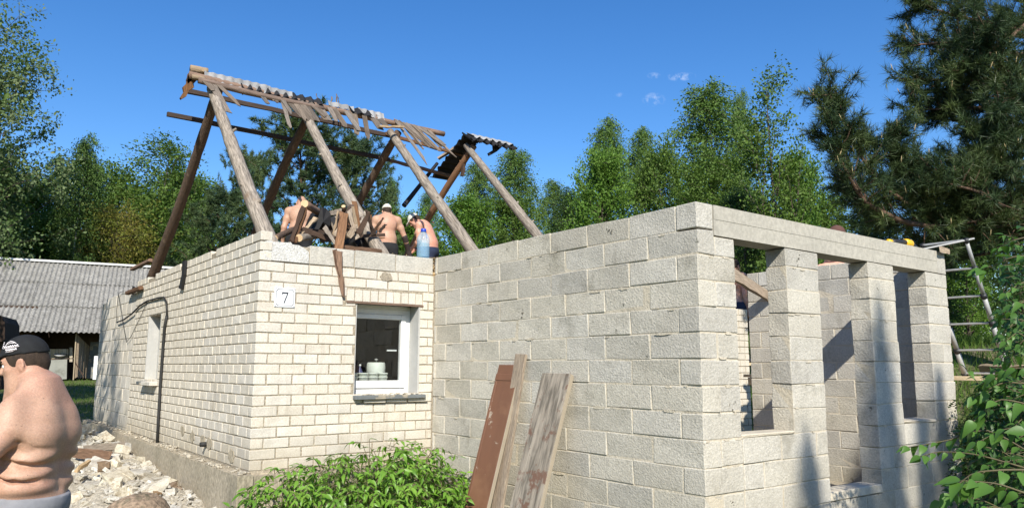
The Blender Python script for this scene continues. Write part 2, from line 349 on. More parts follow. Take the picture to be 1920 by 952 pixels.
M['capwhite'] = plain('white_cap_cloth', (.62, .60, .52), .9)
M['capbrown'] = plain('brown_cap_cloth', (.10, .045, .035), .9)
M['jersey'] = surf('grey_jersey', (.27, .27, .285), (.20, .20, .215), 14, .95, 0, bumps=((200, .4, .002), (8, .35, .015)))
M['darkcloth'] = surf('dark_trousers', (.025, .027, .03), (.018, .018, .02), 10, .95, 0, bumps=((8, .5, .02),))
M['bluecloth'] = surf('navy_trousers', (.025, .035, .07), (.018, .024, .05), 10, .95, 0, bumps=((8, .5, .02),))
M['glove'] = plain('dark_glove', (.045, .03, .03), .85)
M['thread'] = plain('white_thread', (.78, .72, .72), .8)
def glass(name, tint=(1, 1, 1), refl=1.0):
    m, n, l = NT(name); t = n.new('ShaderNodeBsdfTransparent'); t.inputs[0].default_value = c4(tint)
    g = n.new('ShaderNodeBsdfGlossy'); g.inputs['Roughness'].default_value = .015
    f = n.new('ShaderNodeFresnel'); ge = n.new('ShaderNodeNewGeometry'); io = n.new('ShaderNodeMath'); io.operation = 'MULTIPLY_ADD'
    l.new(ge.outputs['Backfacing'], io.inputs[0]); io.inputs[1].default_value = 1/1.5-1.5; io.inputs[2].default_value = 1.5; l.new(io.outputs[0], f.inputs[0])
    mm = n.new('ShaderNodeMath'); mm.operation = 'MULTIPLY'; l.new(f.outputs[0], mm.inputs[0]); mm.inputs[1].default_value = refl
    x = n.new('ShaderNodeMixShader'); l.new(mm.outputs[0], x.inputs[0]); l.new(t.outputs[0], x.inputs[1]); l.new(g.outputs[0], x.inputs[2])
    o = n.new('ShaderNodeOutputMaterial'); l.new(x.outputs[0], o.inputs[0]); return m
M['pane'] = glass('window_glass', (.90, .92, .92), 1.1)
M['pet'] = glass('clear_bottle_plastic', (.72, .86, .93), 1.6)
def watermat():
    m, n, l = NT('bottle_water'); p = n.new('ShaderNodeBsdfPrincipled'); p.inputs['Base Color'].default_value = (.55, .78, .88, 1); p.inputs['Roughness'].default_value = .05
    p.inputs['Transmission Weight'].default_value = .75; p.inputs['IOR'].default_value = 1.2
    o = n.new('ShaderNodeOutputMaterial'); l.new(p.outputs[0], o.inputs[0]); return m
def petmat():
    m, n, l = NT('ribbed_bottle_plastic'); t = n.new('ShaderNodeBsdfTransparent'); t.inputs[0].default_value = (.80, .93, 1, 1)
    p = n.new('ShaderNodeBsdfPrincipled'); p.inputs['Base Color'].default_value = (.55, .76, .88, 1); p.inputs['Roughness'].default_value = .12
    x = n.new('ShaderNodeMixShader'); x.inputs[0].default_value = .27; l.new(t.outputs[0], x.inputs[1]); l.new(p.outputs[0], x.inputs[2])
    o = n.new('ShaderNodeOutputMaterial'); l.new(x.outputs[0], o.inputs[0]); return m
M['pet'] = petmat()
M['water'] = glass('bottle_water', (.75, .90, .97), .4)
M['bluecap'] = plain('blue_plastic', (.02, .06, .45), .35)
M['chip'] = surf('chipped_block', (.20, .18, .145), (.12, .11, .09), 30, .95, 0, bumps=((60, 1., .01),))
# ------------------------------------------------------------------ ground
def smooth(t): t = np.clip(t, 0, 1); return t*t*(3-2*t)
def gh(x, y):
    x = np.asarray(x, float); y = np.asarray(y, float)
    h = -.56 + .05*np.clip(y, 0, 9)+.037*np.clip(y-9, 0, 15)+.012*np.clip(y-24, 0, 60)
    h = h + 2.1*smooth((x-8.2)/7)*smooth((y+9)/6)
    h = h + .03*np.sin(x*1.7+y*.6)*np.sin(y*1.3-x*.4)
    return h
gx = np.unique(np.concatenate([np.linspace(-12, 20, 81), np.linspace(-60, 80, 57), np.array([-1600, -700, -300, -120, 140, 320, 700, 1600])]))
gy = np.unique(np.concatenate([np.linspace(-14, 30, 89), np.linspace(-60, 100, 41), np.array([-1600, -700, -300, -120, 160, 320, 700, 1600])]))
GX, GY = np.meshgrid(gx, gy, indexing='ij'); nx, ny = GX.shape
ii = np.arange(nx*ny).reshape(nx, ny)
o = link('ground', mesh_np('ground', np.stack([GX, GY, gh(GX, GY)], -1), np.stack([ii[:-1, :-1], ii[1:, :-1], ii[1:, 1:], ii[:-1, 1:]], -1).reshape(-1, 4), M['ground'], True))
tag(o, kind='structure')

# ------------------------------------------------------------------ masonry helpers
_cache = {}
def pieces(L, D, H, mat, j, c, nvar, seed):
    key = (round(L, 2), round(D, 2), round(H, 2), mat.name, seed % nvar)
    if key not in _cache:
        rng = random.Random(hash(key[:3]) % 9999 + seed % nvar)
        b = MB(); b.cbox(-L/2, L/2, -D/2, D/2, -H/2, H/2, c, j, rng)
        _cache[key] = b.mesh('brick_shape' if H < .12 else 'block_shape', mat)
    return _cache[key]
_n = [0]
def lay(name, parent, mat, x0, x1, y0, y1, z0, z1, along='x', j=.0025, c=.0045, stuff=None, proud=.0):
    """one masonry unit filling the given box; stuff: an MB that collects it instead"""
    _n[0] += 1
    if stuff is not None:
        stuff.cbox(x0, x1, y0, y1, z0, z1, c, j); return None
    L, D = (x1-x0, y1-y0) if along == 'x' else (y1-y0, x1-x0)
    me = pieces(L, D, z1-z0, mat, j, c, 4, _n[0])
    k = random.random()
    return link(name, me, parent, ((x0+x1)/2+random.uniform(-.002, .002), (y0+y1)/2+random.uniform(-.002, .002), (z0+z1)/2), (random.uniform(-.002, .002), random.uniform(-.002, .002), R(90) if along == 'y' else 0))
def rowcut(a0, a1, first, unit, gap, excl):
    """units along a line from a0 to a1; excl = intervals left out"""
    out = []; p = a0; w = first
    while p < a1-.02:
        q = min(p+w, a1)
        segs = [(p, q)]
        for e0, e1 in excl:
            nxt = []
            for s0, s1 in segs:
                if s1 <= e0 or s0 >= e1: nxt.append((s0, s1))
                else:
                    if e0-s0 > .03: nxt.append((s0, e0))
                    if s1-e1 > .03: nxt.append((e1, s1))
            segs = nxt
        out += segs; p = q+gap; w = unit
    return out

# ------------------------------------------------------------------ the brick house
HB = .1032
house = empty('brick_house', (0, 0, 0), 'roofless white brick house with number plate, bare rafters and a small window in each wall', 'house')
random.seed(11)
core = MB()
E_ = .007
core.box(E_, 1.075, E_, .25, -.02, 2.06); core.box(1.865, 5.25, E_+.001, .249, -.02, 2.06); core.box(5.25, 8.05, E_+.002, .248, -.1, 1.96)
core.box(1.075, 1.865, E_+.0005, .2495, -.02, .66); core.box(1.075, 1.865, E_+.0005, .2495, 1.71, 2.06)
core.box(E_, .25, .25, 4.06, -.02, 2.33); core.box(E_, .25, 4.83, 5.86, -.02, 2.33)
core.box(E_+.001, .249, 4.06, 4.83, -.02, .79); core.box(E_+.001, .249, 4.06, 4.83, 1.75, 2.33)
core.build('mortar_wall', M['mortar'], house)
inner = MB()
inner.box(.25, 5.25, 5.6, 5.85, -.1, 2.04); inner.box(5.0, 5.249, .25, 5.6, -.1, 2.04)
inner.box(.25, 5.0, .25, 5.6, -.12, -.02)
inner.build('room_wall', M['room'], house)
fl = MB(); fl.box(.25, 5.25, .21, 5.86, 2.062, 2.10)
fl.build('attic_floor', M['straw'], house)

count = 0
def brick(x0, x1, y0, y1, z0, along, near, h=.091, proud=0):
    global count
    if near and count < 300:
        count += 1
        return lay('brick', house, M['brick'], x0, x1, y0, y1, z0, z0+h, along)
    lay('brick', house, M['brick'], x0, x1, y0, y1, z0, z0+h, along, stuff=farbricks)
farbricks = MB()
for r in range(20):                                   # front wall with the number plate
    z = r*HB+.008
    ex = []
    if 7 <= r <= 15: ex = [(1.072, 1.868)]
    if r in (16, 17): ex = [(.955, 1.905)]
    if r >= 15 and r < 16: ex = [(1.072, 1.868)]
    rows = rowcut(0, 2.045, .122 if r % 2 == 0 else .252, .252, .012, ex)
    for k, (a, b) in enumerate(rows):
        if r % 2 == 0 and a == 0: continue            # the corner brick of this course lies along the side wall
        py = random.uniform(-.002, .002)-(.035 if r == 6 and 1.0 < a < 1.9 else 0)
        brick(a, b, py, .12+py, z, 'x', True)
    if r == 16:
        brick(.955, 1.062, 0, .12, z, 'x', True, .04); brick(1.872, 1.905, 0, .12, z, 'x', True, .04)
for k in range(10):                                   # soldier course over the window
    a = .962+k*.0945
    brick(a, a+.084, -.002, .118, 1.712, 'x', True, .125)
for r in range(23):                                   # side wall, nearest courses first
    z = r*HB+.008
    ex = [(4.05, 4.84)] if 8 <= r <= 16 else []
    if r == 22: ex = [(1.55, 1.75), (2.9, 3.15), (4.6, 5.1)]
    for k, (a, b) in enumerate(rowcut(0, 5.86, .254 if r % 2 == 0 else .122, .254, .011, ex)):
        if r % 2 == 1 and a == 0 and r < 20: continue
        brick(0, .12, a, b, z, 'y', b < 2.0)
for r in range(19):                                   # the same front wall where it shows inside the block annex
    z = r*HB+.008
    for (a, b) in rowcut(7.3, 8.05, .12 if r % 2 else .25, .25, .015, []):
        brick(a, b, 0, .12, z, 'x', False)
fb = farbricks.build('brick', M['brick'], house); fb['kind'] = 'stuff'
# ring course of blocks on top
for (a, b) in [(.53, 1.03), (1.045, 1.535), (1.55, 2.035), (2.265, 2.75), (2.765, 3.26), (3.275, 3.77), (3.785, 4.28), (4.295, 4.8)]:
    lay('block', house, M['block'], a, b, .012, .212, 2.076, 2.268, 'x', .006)
bk = MB(); bk.prism([(.025, .004, 2.08), (.515, .004, 2.08), (.51, .004, 2.20), (.46, .004, 2.235), (.40, .004, 2.262), (.33, .004, 2.262), (.31, .004, 2.287), (.27, .004, 2.277), (.13, .004, 2.272), (.09, .004, 2.285), (.03, .004, 2.262)], (0, .2, 0))
bk.build('block', surf('pale_block', (.62, .61, .58), (.50, .48, .44), 5, .95, 0, fine=(48, .2), bumps=((58, 1., .012), (130, .6, .004))), house)['label'] = 'chipped pale corner block'
mo = MB(); mo.box(.035, 2.04, .022, .2, 2.05, 2.25); mo.box(2.26, 4.8, .022, .2, 2.05, 2.25); mo.build('mortar_bed', M['mortar'], house)
# blockwork end of the side wall
cb = MB(); cb.box(.022, .2, 5.87, 9.12, -.02, 2.2)
cb.build('block_joint', M['joint'], house)
for r in range(11):
    z = .03+r*.205
    top = 2.27 if r == 10 else z+.195
    for (a, b) in rowcut(5.875, 9.15, .39 if r % 2 else .19, .39, .012, [(8.7, 9.2)] if r == 10 else []):
        lay('block', house, M['brick'], .015, .215, a, b, z, top, 'y')
# plinth
fo = MB(); fo.box(-.15, .0, -.14, 9.3, -1.1, -.012); fo.box(.0, 2.05, -.12, .006, -1.1, -.03); fo.box(.0, 8.05, .006, .25, -1.1, -.02)
fo.build('plinth', M['foundation'], house)
rng = random.Random(5); gr = MB()
for k in range(160):                                  # crumbs of mortar on the ledge
    y = rng.uniform(-.1, 8.8); x = rng.uniform(-.13, -.01); s = rng.uniform(.008, .028)
    gr.cbox(x-s, x+s, y-s, y+s*1.3, -.013, -.013+s*rng.uniform(.6, 1.4), s*.3, s*.2, rng)
g_ = gr.build('mortar_crumbs', M['gravel'], house); g_['kind'] = 'stuff'
# patches of mortar smeared on the brickwork
def blob(name, cx, cz, rx, rz, seed, plane='y', c0=0., t=.012, mat='mortar'):
    rg = random.Random(seed); pts = []
    for k in range(14):
        a = 2*math.pi*k/14; q = rg.uniform(.75, 1.1)
        pts.append((cx+rx*q*math.cos(a), cz+rz*q*math.sin(a)))
    P3 = [(p, c0, q) if plane == 'y' else (c0, p, q) for p, q in pts]
    return MB().prism(P3, (0, -t, 0) if plane == 'y' else (-t, 0, 0)).build(name, M[mat], house)
blob('mortar_patch', 1.42, 2.005, .085, .06, 7, t=.006)
for q, (y_, z_) in enumerate(((1.35, .16), (1.62, .17), (2.05, .19), (2.5, .22), (.55, .1))):
    blob('mortar_patch', y_, z_, .10, .07, 20+q, 'x', .001, .006, 'foundation')
# window
win = MB(); X0, X1, Z0, Z1, YF = 1.01, 1.845, .712, 1.655, .192
win.box(X0, X0+.055, YF, YF+.06, Z0, Z1); win.box(X1-.055, X1, YF, YF+.06, Z0, Z1)
win.box(X0+.055, X1-.055, YF+.001, YF+.059, Z1-.055, Z1); win.box(X0+.055, X1-.055, YF+.001, YF+.059, Z0, Z0+.06)
w = win.build('window', M['white_pvc'], house)
sa = MB(); a0, a1, b0, b1 = X0+.057, X1-.057, Z0+.062, Z1-.057
for (q0, q1, s0, s1) in ((a0, a0+.06, b0, b1), (a1-.06, a1, b0, b1), (a0+.06, a1-.06, b0, b0+.085), (a0+.06, a1-.06, b1-.055, b1)):
    sa.cbox(q0, q1, YF-.016, YF+.045, s0, s1, .006, 0)
sa.build('sash', M['white_pvc'], w)
MB().box(a0+.05, a1-.05, YF+.012, YF+.02, b0+.075, b1-.045).build('pane', M['pane'], w)
hd = MB(); hd.cbox(a1-.20, a1-.075, YF+.05, YF+.066, 1.185, 1.205, .004, 0); hd.build('handle', M['white_pvc'], w)
tr = MB(); tr.box(X0, X1, YF-.0, YF+.05, Z1+.002, 1.70)
tr.build('window_head', M['white_pvc'], w)
rv = MB(); rv.prism([(1.848, -.004, .70), (1.848, .246, .70), (1.848, .246, 1.70), (1.848, -.004, 1.70)], (.022, 0, 0))
rv.build('window_reveal', M['reveal'], house); rv = MB(); rv.prism([(1.068, .008, .70), (1.068, .24, .70), (1.068, .24, 1.70), (1.068, .008, 1.70)], (.016, 0, 0))
rv.build('window_reveal', M['reveal'], house)
MB().box(.953, 1.908, -.006, .11, 1.700, 1.711).box(.953, 1.908, -.009, -.004, 1.69, 1.712).build('steel_lintel', M['steel_paint'], house)
sl_ = MB(); sl_.cbox(1.065, 1.925, -.075, .19, .664, .708, .006, .003); sl_.build('window_sill', M['sillgrey'], house)
rng = random.Random(8); cr = MB()
for k in range(70):
    x, y, s = rng.uniform(1.1, 1.9), rng.uniform(-.06, .12), rng.uniform(.006, .02)
    cr.cbox(x-s, x+s, y-s, y+s, .706, .708+s*.8, s*.3, s*.25, rng)
cr.build('mortar_crumbs', M['gravel'], house)['kind'] = 'stuff'
# small window of the side wall
sw = MB(); sw.box(.15, .19, 4.06, 4.83, .79, 1.75)
w2 = sw.build('small_window', M['reveal'], house)
for q_ in (4.822, 4.05): MB().box(-.003, .24, q_, q_+.018, .79, 1.75).build('window_reveal', M['reveal'], house)
MB().cbox(-.10, .14, 4.02, 4.60, .735, .79, .006, .004).build('window_sill', M['brick'], house)
MB().cbox(-.112, -.02, 4.60, 4.86, .74, .79, .006, .004).build('window_sill', M['sillgrey'], house)
# lead-in cable, wires, pipe stub on the side wall
hs_ = [(295, 830), (297, 790), (301, 720), (306, 650), (309, 612), (313, 592), (312, 566), (307, 557), (297, 558), (276, 564), (262, 573), (247, 588), (232, 599), (219, 604)]
pts = [onX(u, v, -.02) for u, v in hs_]
MB().tube(pts[:6], .022, 7).tube(pts[5:], .013, 6).build('power_cable', M['rubber'], house, True)
for wpts in ([(276, 565), (265, 590), (253, 615), (246, 630), (237, 641), (233, 620), (229, 595), (222, 551), (226, 547), (232, 546)], [(222, 552), (219, 580), (219, 604)]):
    MB().tube([onX(u, v, -.012) for u, v in wpts], .0045, 5).build('wire', M['rubber'], house, True)
MB().prism([onX(u, v, -.008) for u, v in ((346, 491), (351, 488), (349, 515), (344, 543), (339, 540), (345, 515))], (-.03, 0, 0)).build('felt_strip', M['felt'], house)
MB().prism([onX(u, v, -.01) for u, v in ((252, 537), (254, 538), (251, 552), (249, 551))], (-.03, 0, 0)).build('felt_strip', M['felt'], house)
p = onX(387, 832, 0); MB().tube([p+np.array((.05, 0, 0)), p+np.array((-.07, -.01, 0))], .026, 10).build('pipe_stub', M['rubber'], house, True)
# beam ends that stick out of the wall head at the back
for (u0, v0, u1, v1, X) in ((239, 544, 264, 545, -.05), (248, 494, 282, 499, .35)):
    a, b = onX(u0, v0, X), onX(u1, v1, X); a[2] = b[2] = (a[2]+b[2])/2
    c_ = (a+b)/2; L = np.linalg.norm(b-a); d_ = (b-a)/L
    MB().cbox(-L/2, L/2, -.035, .035, -.03, .03, .008, .006).build('beam_end', M['wood_brown'], house, loc=c_, rot=(0, 0, math.atan2(d_[1], d_[0])))
# number plate
pl = empty('number_plate', (.272, -.004, 1.706), 'white enamel plate with number 7 on the brick front', 'number plate')
MB().cbox(-.108, .108, -.006, .004, -.1, .1, .003, 0).build('plate', M['enamel'], pl)
def ringpoly(mb, a, b, cut, w, y):
    def oct_(a, b): return [(-a+cut, -b), (a-cut, -b), (a, -b+cut), (a, b-cut), (a-cut, b), (-a+cut, b), (-a, b-cut), (-a, -b+cut)]
    o_, i_ = oct_(a, b), oct_(a-w, b-w)
    for k in range(8):
        q = [o_[k], o_[(k+1) % 8], i_[(k+1) % 8], i_[k]]
        mb.prism([(x, y, z) for x, z in q], (0, -.0012, 0))
mb = MB(); ringpoly(mb, .093, .085, .02, .004, -.0062); mb.build('border', M['ink'], pl)
sev = [(-.032, .055), (.034, .055), (.034, .047), (-.002, -.058), (-.014, -.058), (.021, .040), (-.020, .040), (-.028, .030), (-.034, .030)]
MB().prism([(x, -.0062, z) for x, z in sev], (0, -.0014, 0)).build('digit', M['ink'], pl)
bolts = MB()
for sx in (-1, 1):
    for sz in (-1, 1): bolts.lathe([(.005, 0), (.005, .002), (.002, .004)], 8, (0, 0, 0)) if False else bolts.box(sx*.098-.004, sx*.098+.004, -.0085, -.006, sz*.09-.004, sz*.09+.004)
bolts.build('screw', M['ink'], pl)

# ------------------------------------------------------------------ things on the inner sill behind the pane
MB().box(1.09, 1.84, .252, .60, .80, .845).build('inner_sill', M['white_pvc'], house)
def foambox(x, y, z, n):
    t = MB()
    t.lathe([(.040, 0), (.055, .045), (.058, .046), (.058, .055), (.045, .058)], 14)
    return t.build('foam_bowl', M['foam'], None, True, (x, y, z))
for k, (x, lab) in enumerate(((1.22, 'pale foam bowl behind the window pane, left end of the row'), (1.345, 'pale foam bowl behind the window pane, in front of the blue bottle'), (1.47, 'pale foam bowl behind the window pane, under the left edge of the white tub'), (1.59, 'pale foam bowl behind the window pane, at the right end of the row'))):
    tag(foambox(x, .335, .846, k), lab, 'bowl', 'foam bowls on the inner sill')
    b2 = foambox(x, .335, .886, k); tag(b2, lab.replace('pale foam bowl', 'upper pale foam bowl'), 'bowl', 'foam bowls on the inner sill')
tub = empty('food_tub', (1.57, .47, .846), 'big pale round tub with a small knob on its lid behind the pane', 'tub')
MB().lathe([(.10, 0), (.11, .15), (.105, .20), (.095, .215)], 20).build('tub_body', M['foam'], tub, True)
MB().lathe([(.004, 0), (.004, .02), (.022, .03), (.02, .04), (.004, .045)], 12, (0, 0, .215)).build('knob', M['alu'], tub, True)
bt = empty('small_bottle', (1.36, .46, .846), 'small dark blue bottle with white cap behind the window pane', 'bottle')
MB().lathe([(.032, 0), (.034, .02), (.034, .11), (.014, .15), (.013, .17)], 14).build('bottle_body', plain('blue_label', (.10, .10, .22), .4), bt, True)
MB().lathe([(.016, 0), (.016, .022), (.012, .026)], 12, (0, 0, .168)).build('bottle_cap', M['white_pvc'], bt, True)

# ------------------------------------------------------------------ block annex
annex = empty('block_annex', (2.05, 0, 0), 'unfinished grey block annex with tall window gaps under a concrete beam', 'building')
AX, AY = 2.05, -3.85
def blk(x0, x1, y0, y1, z0, z1, along):
    o = lay('block', annex, M['block'], x0, x1, y0, y1, z0, z1, along, .003, .006)
    o.location.x -= 2.05; return o
random.seed(21)
ROW = lambda k: 2.076-.2*(k-1)
jm = MB(); e = .0065
def jbox(x0, x1, y0, y1, z0, z1): jm.box(x0-2.05, x1-2.05, y0, y1, z0, z1)
jbox(AX+e, AX+.2-e, AY+e, -.01, -.9, 2.066)
jbox(AX+e+.001, AX+.2-e-.001, AY+.2, -.012, 2.066, 2.262)
jbox(AX+.2-e, 2.504, AY+e+.001, AY+.2-e, -.9, 2.03)
for a, b in ((2.504, 3.226), (3.714, 4.606), (5.094, 5.806)):
    jbox(a, b, AY+e+.002, AY+.2-e-.001, -.9, .47 if a != 3.714 else -.13)
for a, b in ((3.226, 3.714), (4.606, 5.094), (5.806, 6.274)):
    jbox(a, b, AY+e, AY+.2-e, -.9, 2.03)
jbox(6.086, 6.274, AY+.2-e, -1.426, -.9, 2.262)
jm.build('mortar_joint', M['joint'], annex)
for k in range(1, 15):
    z0 = ROW(k)+.006; z1 = ROW(k)+.194
    odd = k % 2 == 1
    # long side wall
    if k == 1: blk(AX, AX+.2, AY, AY+.2, z0, z1+.01, 'x')
    for (a, b) in rowcut(AY+.212 if odd else AY, -.012, .5, .5, .012, []):
        blk(AX, AX+.2, a, b, z0, z1, 'y')
    # front with piers
    zt = min(z1, 2.032)
    if k >= 2:
        if odd: blk(AX, 2.51, AY, AY+.2, z0, zt, 'x')
        else: blk(AX+.212, 2.51, AY, AY+.2, z0, zt, 'x')
    if 2 <= k <= 9:
        blk(3.22, 3.72, AY, AY+.2, z0, zt, 'x'); blk(4.60, 5.10, AY, AY+.2, z0, zt, 'x')
        if k % 3 == 0: blk(5.80, 6.08, AY, AY+.2, z0, zt, 'x'); blk(6.092, 6.28, AY, AY+.2, z0, zt, 'x')
        else: blk(5.80, 6.28, AY, AY+.2, z0, zt, 'x')
    elif k >= 10:
        o_ = .25 if odd else 0.
        segs = [(2.522, 3.72), (4.60, 6.28)] if k <= 12 else [(2.522, 6.28)]
        for s0, s1 in segs:
            for (a, b) in rowcut(s0, s1, .5-o_, .5, .012, []): blk(a, b, AY, AY+.2, z0, z1, 'x')
    # right wall
    for (a, b) in rowcut(AY+.212, -1.42, .5 if odd else .28, .5, .012, []):
        blk(6.08, 6.28, a, b, z0, min(z1, 2.262), 'y')
bm_ = MB(); bm_.box(2.255-2.05, 6.085-2.05, AY-.003, AY+.203, 2.040, 2.168); bm_.box(2.256-2.05, 6.084-2.05, AY-.006, AY+.2, 2.168, 2.281)
bmo = bm_.build('ring_beam', M['concrete'], annex)
MB().box(6.09-2.05, 6.28-2.05, AY, AY+.2, 2.04, 2.276).build('block', M['block'], annex)
for a, b, z in ((2.512, 3.218, .478), (5.102, 5.798, .478), (3.722, 4.598, -.12)):
    si = MB(); si.cbox(a-2.05, b-2.05, AY-.004, AY+.21, z-.004, z+.026 if z > 0 else z+.075, .008, .006); si.build('sill_mortar', M['joint'], annex)
fl = MB(); fl.box(.2, 4.03, AY+.2, -.02, -.5, -.30); fl.build('floor_slab', M['foundation'], annex)

# smears of mortar squeezed from the joints, chips and dark stains knocked out of the faces
sm_ = MB(); pit = MB(); rg_ = random.Random(44)
def facepatch(mb, side, a, z, ra, rz, t, k=9):
    pts = []
    for q in range(k):
        w_ = rg_.uniform(.55, 1.1); an = 2*math.pi*q/k; pts.append((a+ra*w_*math.cos(an), z+rz*w_*math.sin(an)))
    if side == 'x': mb.prism([(-.0, p, q) for p, q in pts], (-t, 0, 0))
    else: mb.prism([(p-2.05, AY, q) for p, q in pts], (0, -t, 0))
for k in range(110):
    row = rg_.randint(1, 12); z = ROW(row)
    if rg_.random() < .55: facepatch(sm_, 'x', rg_.uniform(-3.8, -.05), z+rg_.uniform(-.015, .01), rg_.uniform(.02, .10), rg_.uniform(.006, .016), rg_.uniform(.002, .0035))
    else:
        a = rg_.choice((rg_.uniform(2.08, 2.48), rg_.uniform(3.25, 3.68), rg_.uniform(4.64, 5.06), rg_.uniform(5.84, 6.24)))
        if row < 2: continue
        facepatch(sm_, 'y', a, z+rg_.uniform(-.015, .01), rg_.uniform(.02, .06), rg_.uniform(.006, .014), rg_.uniform(.002, .0035))
sm_.build('mortar_smear', M['joint'], annex)['kind'] = 'stuff'
for k in range(8):
    row = rg_.randint(1, 12); z = ROW(row)+rg_.uniform(.05, .15)
    a_ = rg_.uniform(-3.8, -.3); b_ = rg_.choice((rg_.uniform(2.1, 2.46), rg_.uniform(3.27, 3.66))) if row > 1 else 2.12; sd_ = rg_.random() < .5
    for q in range(rg_.randint(3, 7)):
        facepatch(pit, 'x' if sd_ else 'y', (a_ if sd_ else b_)+rg_.gauss(0, .018), z+rg_.gauss(0, .022), rg_.uniform(.003, .012), rg_.uniform(.003, .012), .0026, 7)
pit.build('chip', M['chip'], annex)['kind'] = 'stuff'

# ------------------------------------------------------------------ boards that lean on the long block wall
def panel(name, label, w, L, t, y, zt, xb, mat, tilt=0., edge=None, zb=-.56):
    """board leaning against x = 2.05, top edge at height zt, foot at x = xb"""
    dz = zt-zb; dx = 2.05-.01-xb-t; ang = math.atan2(dx, dz)
    o = empty(name, (xb, y, zb), label, 'board')
    o.rotation_euler = Euler((tilt, ang, 0), 'XYZ')
    L = math.hypot(dx, dz)
    MB().cbox(0, t, -w/2, w/2, 0, L, .003, .002).build('panel_face', mat, o)
    if edge:
        s = edge; MB().cbox(-.002, t+.004, (-w/2-.012 if s < 0 else w/2+.001), (-w/2-.001 if s < 0 else w/2+.012), 0, L-.01, .002, .002).build('edge_strip', M['paleedge'], o)
    return o
p1 = panel('leaning_board', 'wide brown painted board with scratches leaning on the block wall', .35, 1.7, .03, -1.50, 1.035, 1.55, M['brownpaint'], R(.6), -1)
MB().cbox(-.006, .001, -.175, .175, 1.50, 1.565, .002, 0).build('end_batten', M['brownpaint'], p1)
MB().cbox(-.0045, .001, .135, .17, .02, 1.49, .002, 0).build('edge_batten', M['brownpaint'], p1)
panel('leaning_board', 'narrow rough grey plank standing behind the brown painted board', .15, 1.8, .035, -1.66, 1.14, 1.70, M['wood_grey'], R(1.2))
panel('leaning_board', 'peeling grey and brown panel with pale edge, nearest the block corner', .40, 1.7, .035, -2.22, .958, 1.52, M['peeled'], R(.4), -1)
# ------------------------------------------------------------------ roof frame
roof = empty('roof_frame', (0, 0, 2.1), 'bare log roof frame with ridge pole and remains of sheeting above the attic', 'roof frame')
rng = random.Random(31)
def aim(o, a, b):
    d = Vector(map(float, b))-Vector(map(float, a)); o.location = Vector(map(float, a)); o.rotation_mode = 'QUATERNION'
    o.rotation_quaternion = d.to_track_quat('Z', 'Y'); return o
def under(o, par):
    o.parent = par; o.matrix_parent_inverse = Matrix.Translation(par.location).inverted() if par.rotation_euler.z == 0 else par.matrix_world.inverted(); return o
def logmesh(L, r0, r1, rg, n=10, knots=4, bend=.02):
    m = max(6, int(L/.16)); b = MB(); pts = []; rad = []
    a = rg.uniform(0, 6.28)
    for i in range(m+1):
        t = i/m; w = bend*math.sin(math.pi*t)+bend*.25*math.sin(7*t+a)
        pts.append((w*math.cos(a), w*math.sin(a), L*t)); rad.append((r0+(r1-r0)*t)*(1+rg.uniform(-.05, .05)))
    b.tube(pts, rad, n)
    b.V = [(x*(1+rg.uniform(-.03, .03)), y*(1+rg.uniform(-.03, .03)), z) for x, y, z in b.V]
    for _ in range(knots):
        t = rg.uniform(.15, .9); q = rg.uniform(0, 6.28); r = (r0+(r1-r0)*t)
        d = np.array((math.cos(q), math.sin(q), rg.uniform(-.2, .8))); c = np.array((math.cos(q)*r*.7, math.sin(q)*r*.7, L*t))
        b.tube([c, c+d*r*.75], [r*.28, r*.2], 6)
    return b
def log(name, a, b, r0, r1, mat, par, cut=False, bend=.02, knots=4, label=None):
    L = float(np.linalg.norm(np.array(b, float)-np.array(a, float)))
    o = logmesh(L, r0, r1, rng, knots=knots, bend=bend).build(name, mat, None, True); aim(o, a, b)
    if par: under(o, par)
    if label: o['label'] = label
    if cut:
        e = MB().lathe([(r0*.97, -.004), (r0*.97, .002)], 12).build('cut_end', M['cutwood'], o)
    return o
RX = [.19, 1.51, 2.96, 4.42]; APZ = [4.80, 4.76, 4.72, 4.76]; RIDGE_Y = 2.87
for i, X in enumerate(RX):
    r = (.092, .088, .085, .08)[i]
    bfoot = (X+.02, 5.90, 2.30 if i else 2.40)
    log('rafter', (X, .17+.02*i, 2.20), (X, RIDGE_Y+.06, APZ[i]), r, r*.72, M['log'], roof, knots=5)
    log('rafter', bfoot, (X+.06, RIDGE_Y-.08, APZ[i]-.02), r*.9, r*.7, M['bark' if i != 3 else 'wood_brown'], roof, knots=6, bend=.04)
log('ridge_pole', (-.13, RIDGE_Y, 4.90), (3.93, RIDGE_Y, 4.86), .052, .042, M['wood_brown'], roof, bend=.015)
log('ridge_pole', (-.03, RIDGE_Y-.10, 4.82), (1.75, RIDGE_Y-.10, 4.80), .045, .040, M['wood_brown'], roof, bend=.01)
def batten(a, b, w, h, mat, par=roof, name='batten', rgs=rng):
    a = np.array(a, float); b = np.array(b, float); L = float(np.linalg.norm(b-a)); m = 8
    mb = MB(); V = []; F = []
    for i in range(m+1):
        t = i/m; jx, jy = rgs.uniform(-.006, .006), rgs.uniform(-.006, .006)
        for sx, sy in ((-1, -1), (1, -1), (1, 1), (-1, 1)): V.append((sx*w/2+jx+rgs.uniform(-.003, .003), sy*h/2+jy+rgs.uniform(-.003, .003), L*t))
    for i in range(m):
        for k in range(4): F.append((i*4+k, i*4+(k+1) % 4, i*4+4+(k+1) % 4, i*4+4+k))
    F += [(3, 2, 1, 0), (m*4, m*4+1, m*4+2, m*4+3)]; mb.add(V, F)
    o = mb.build(name, mat); aim(o, a, b)
    return under(o, par) if par else o
batten((-.06, 3.30, 4.83), (3.2, 3.30, 4.79), .055, .06, M['wood_dark'])
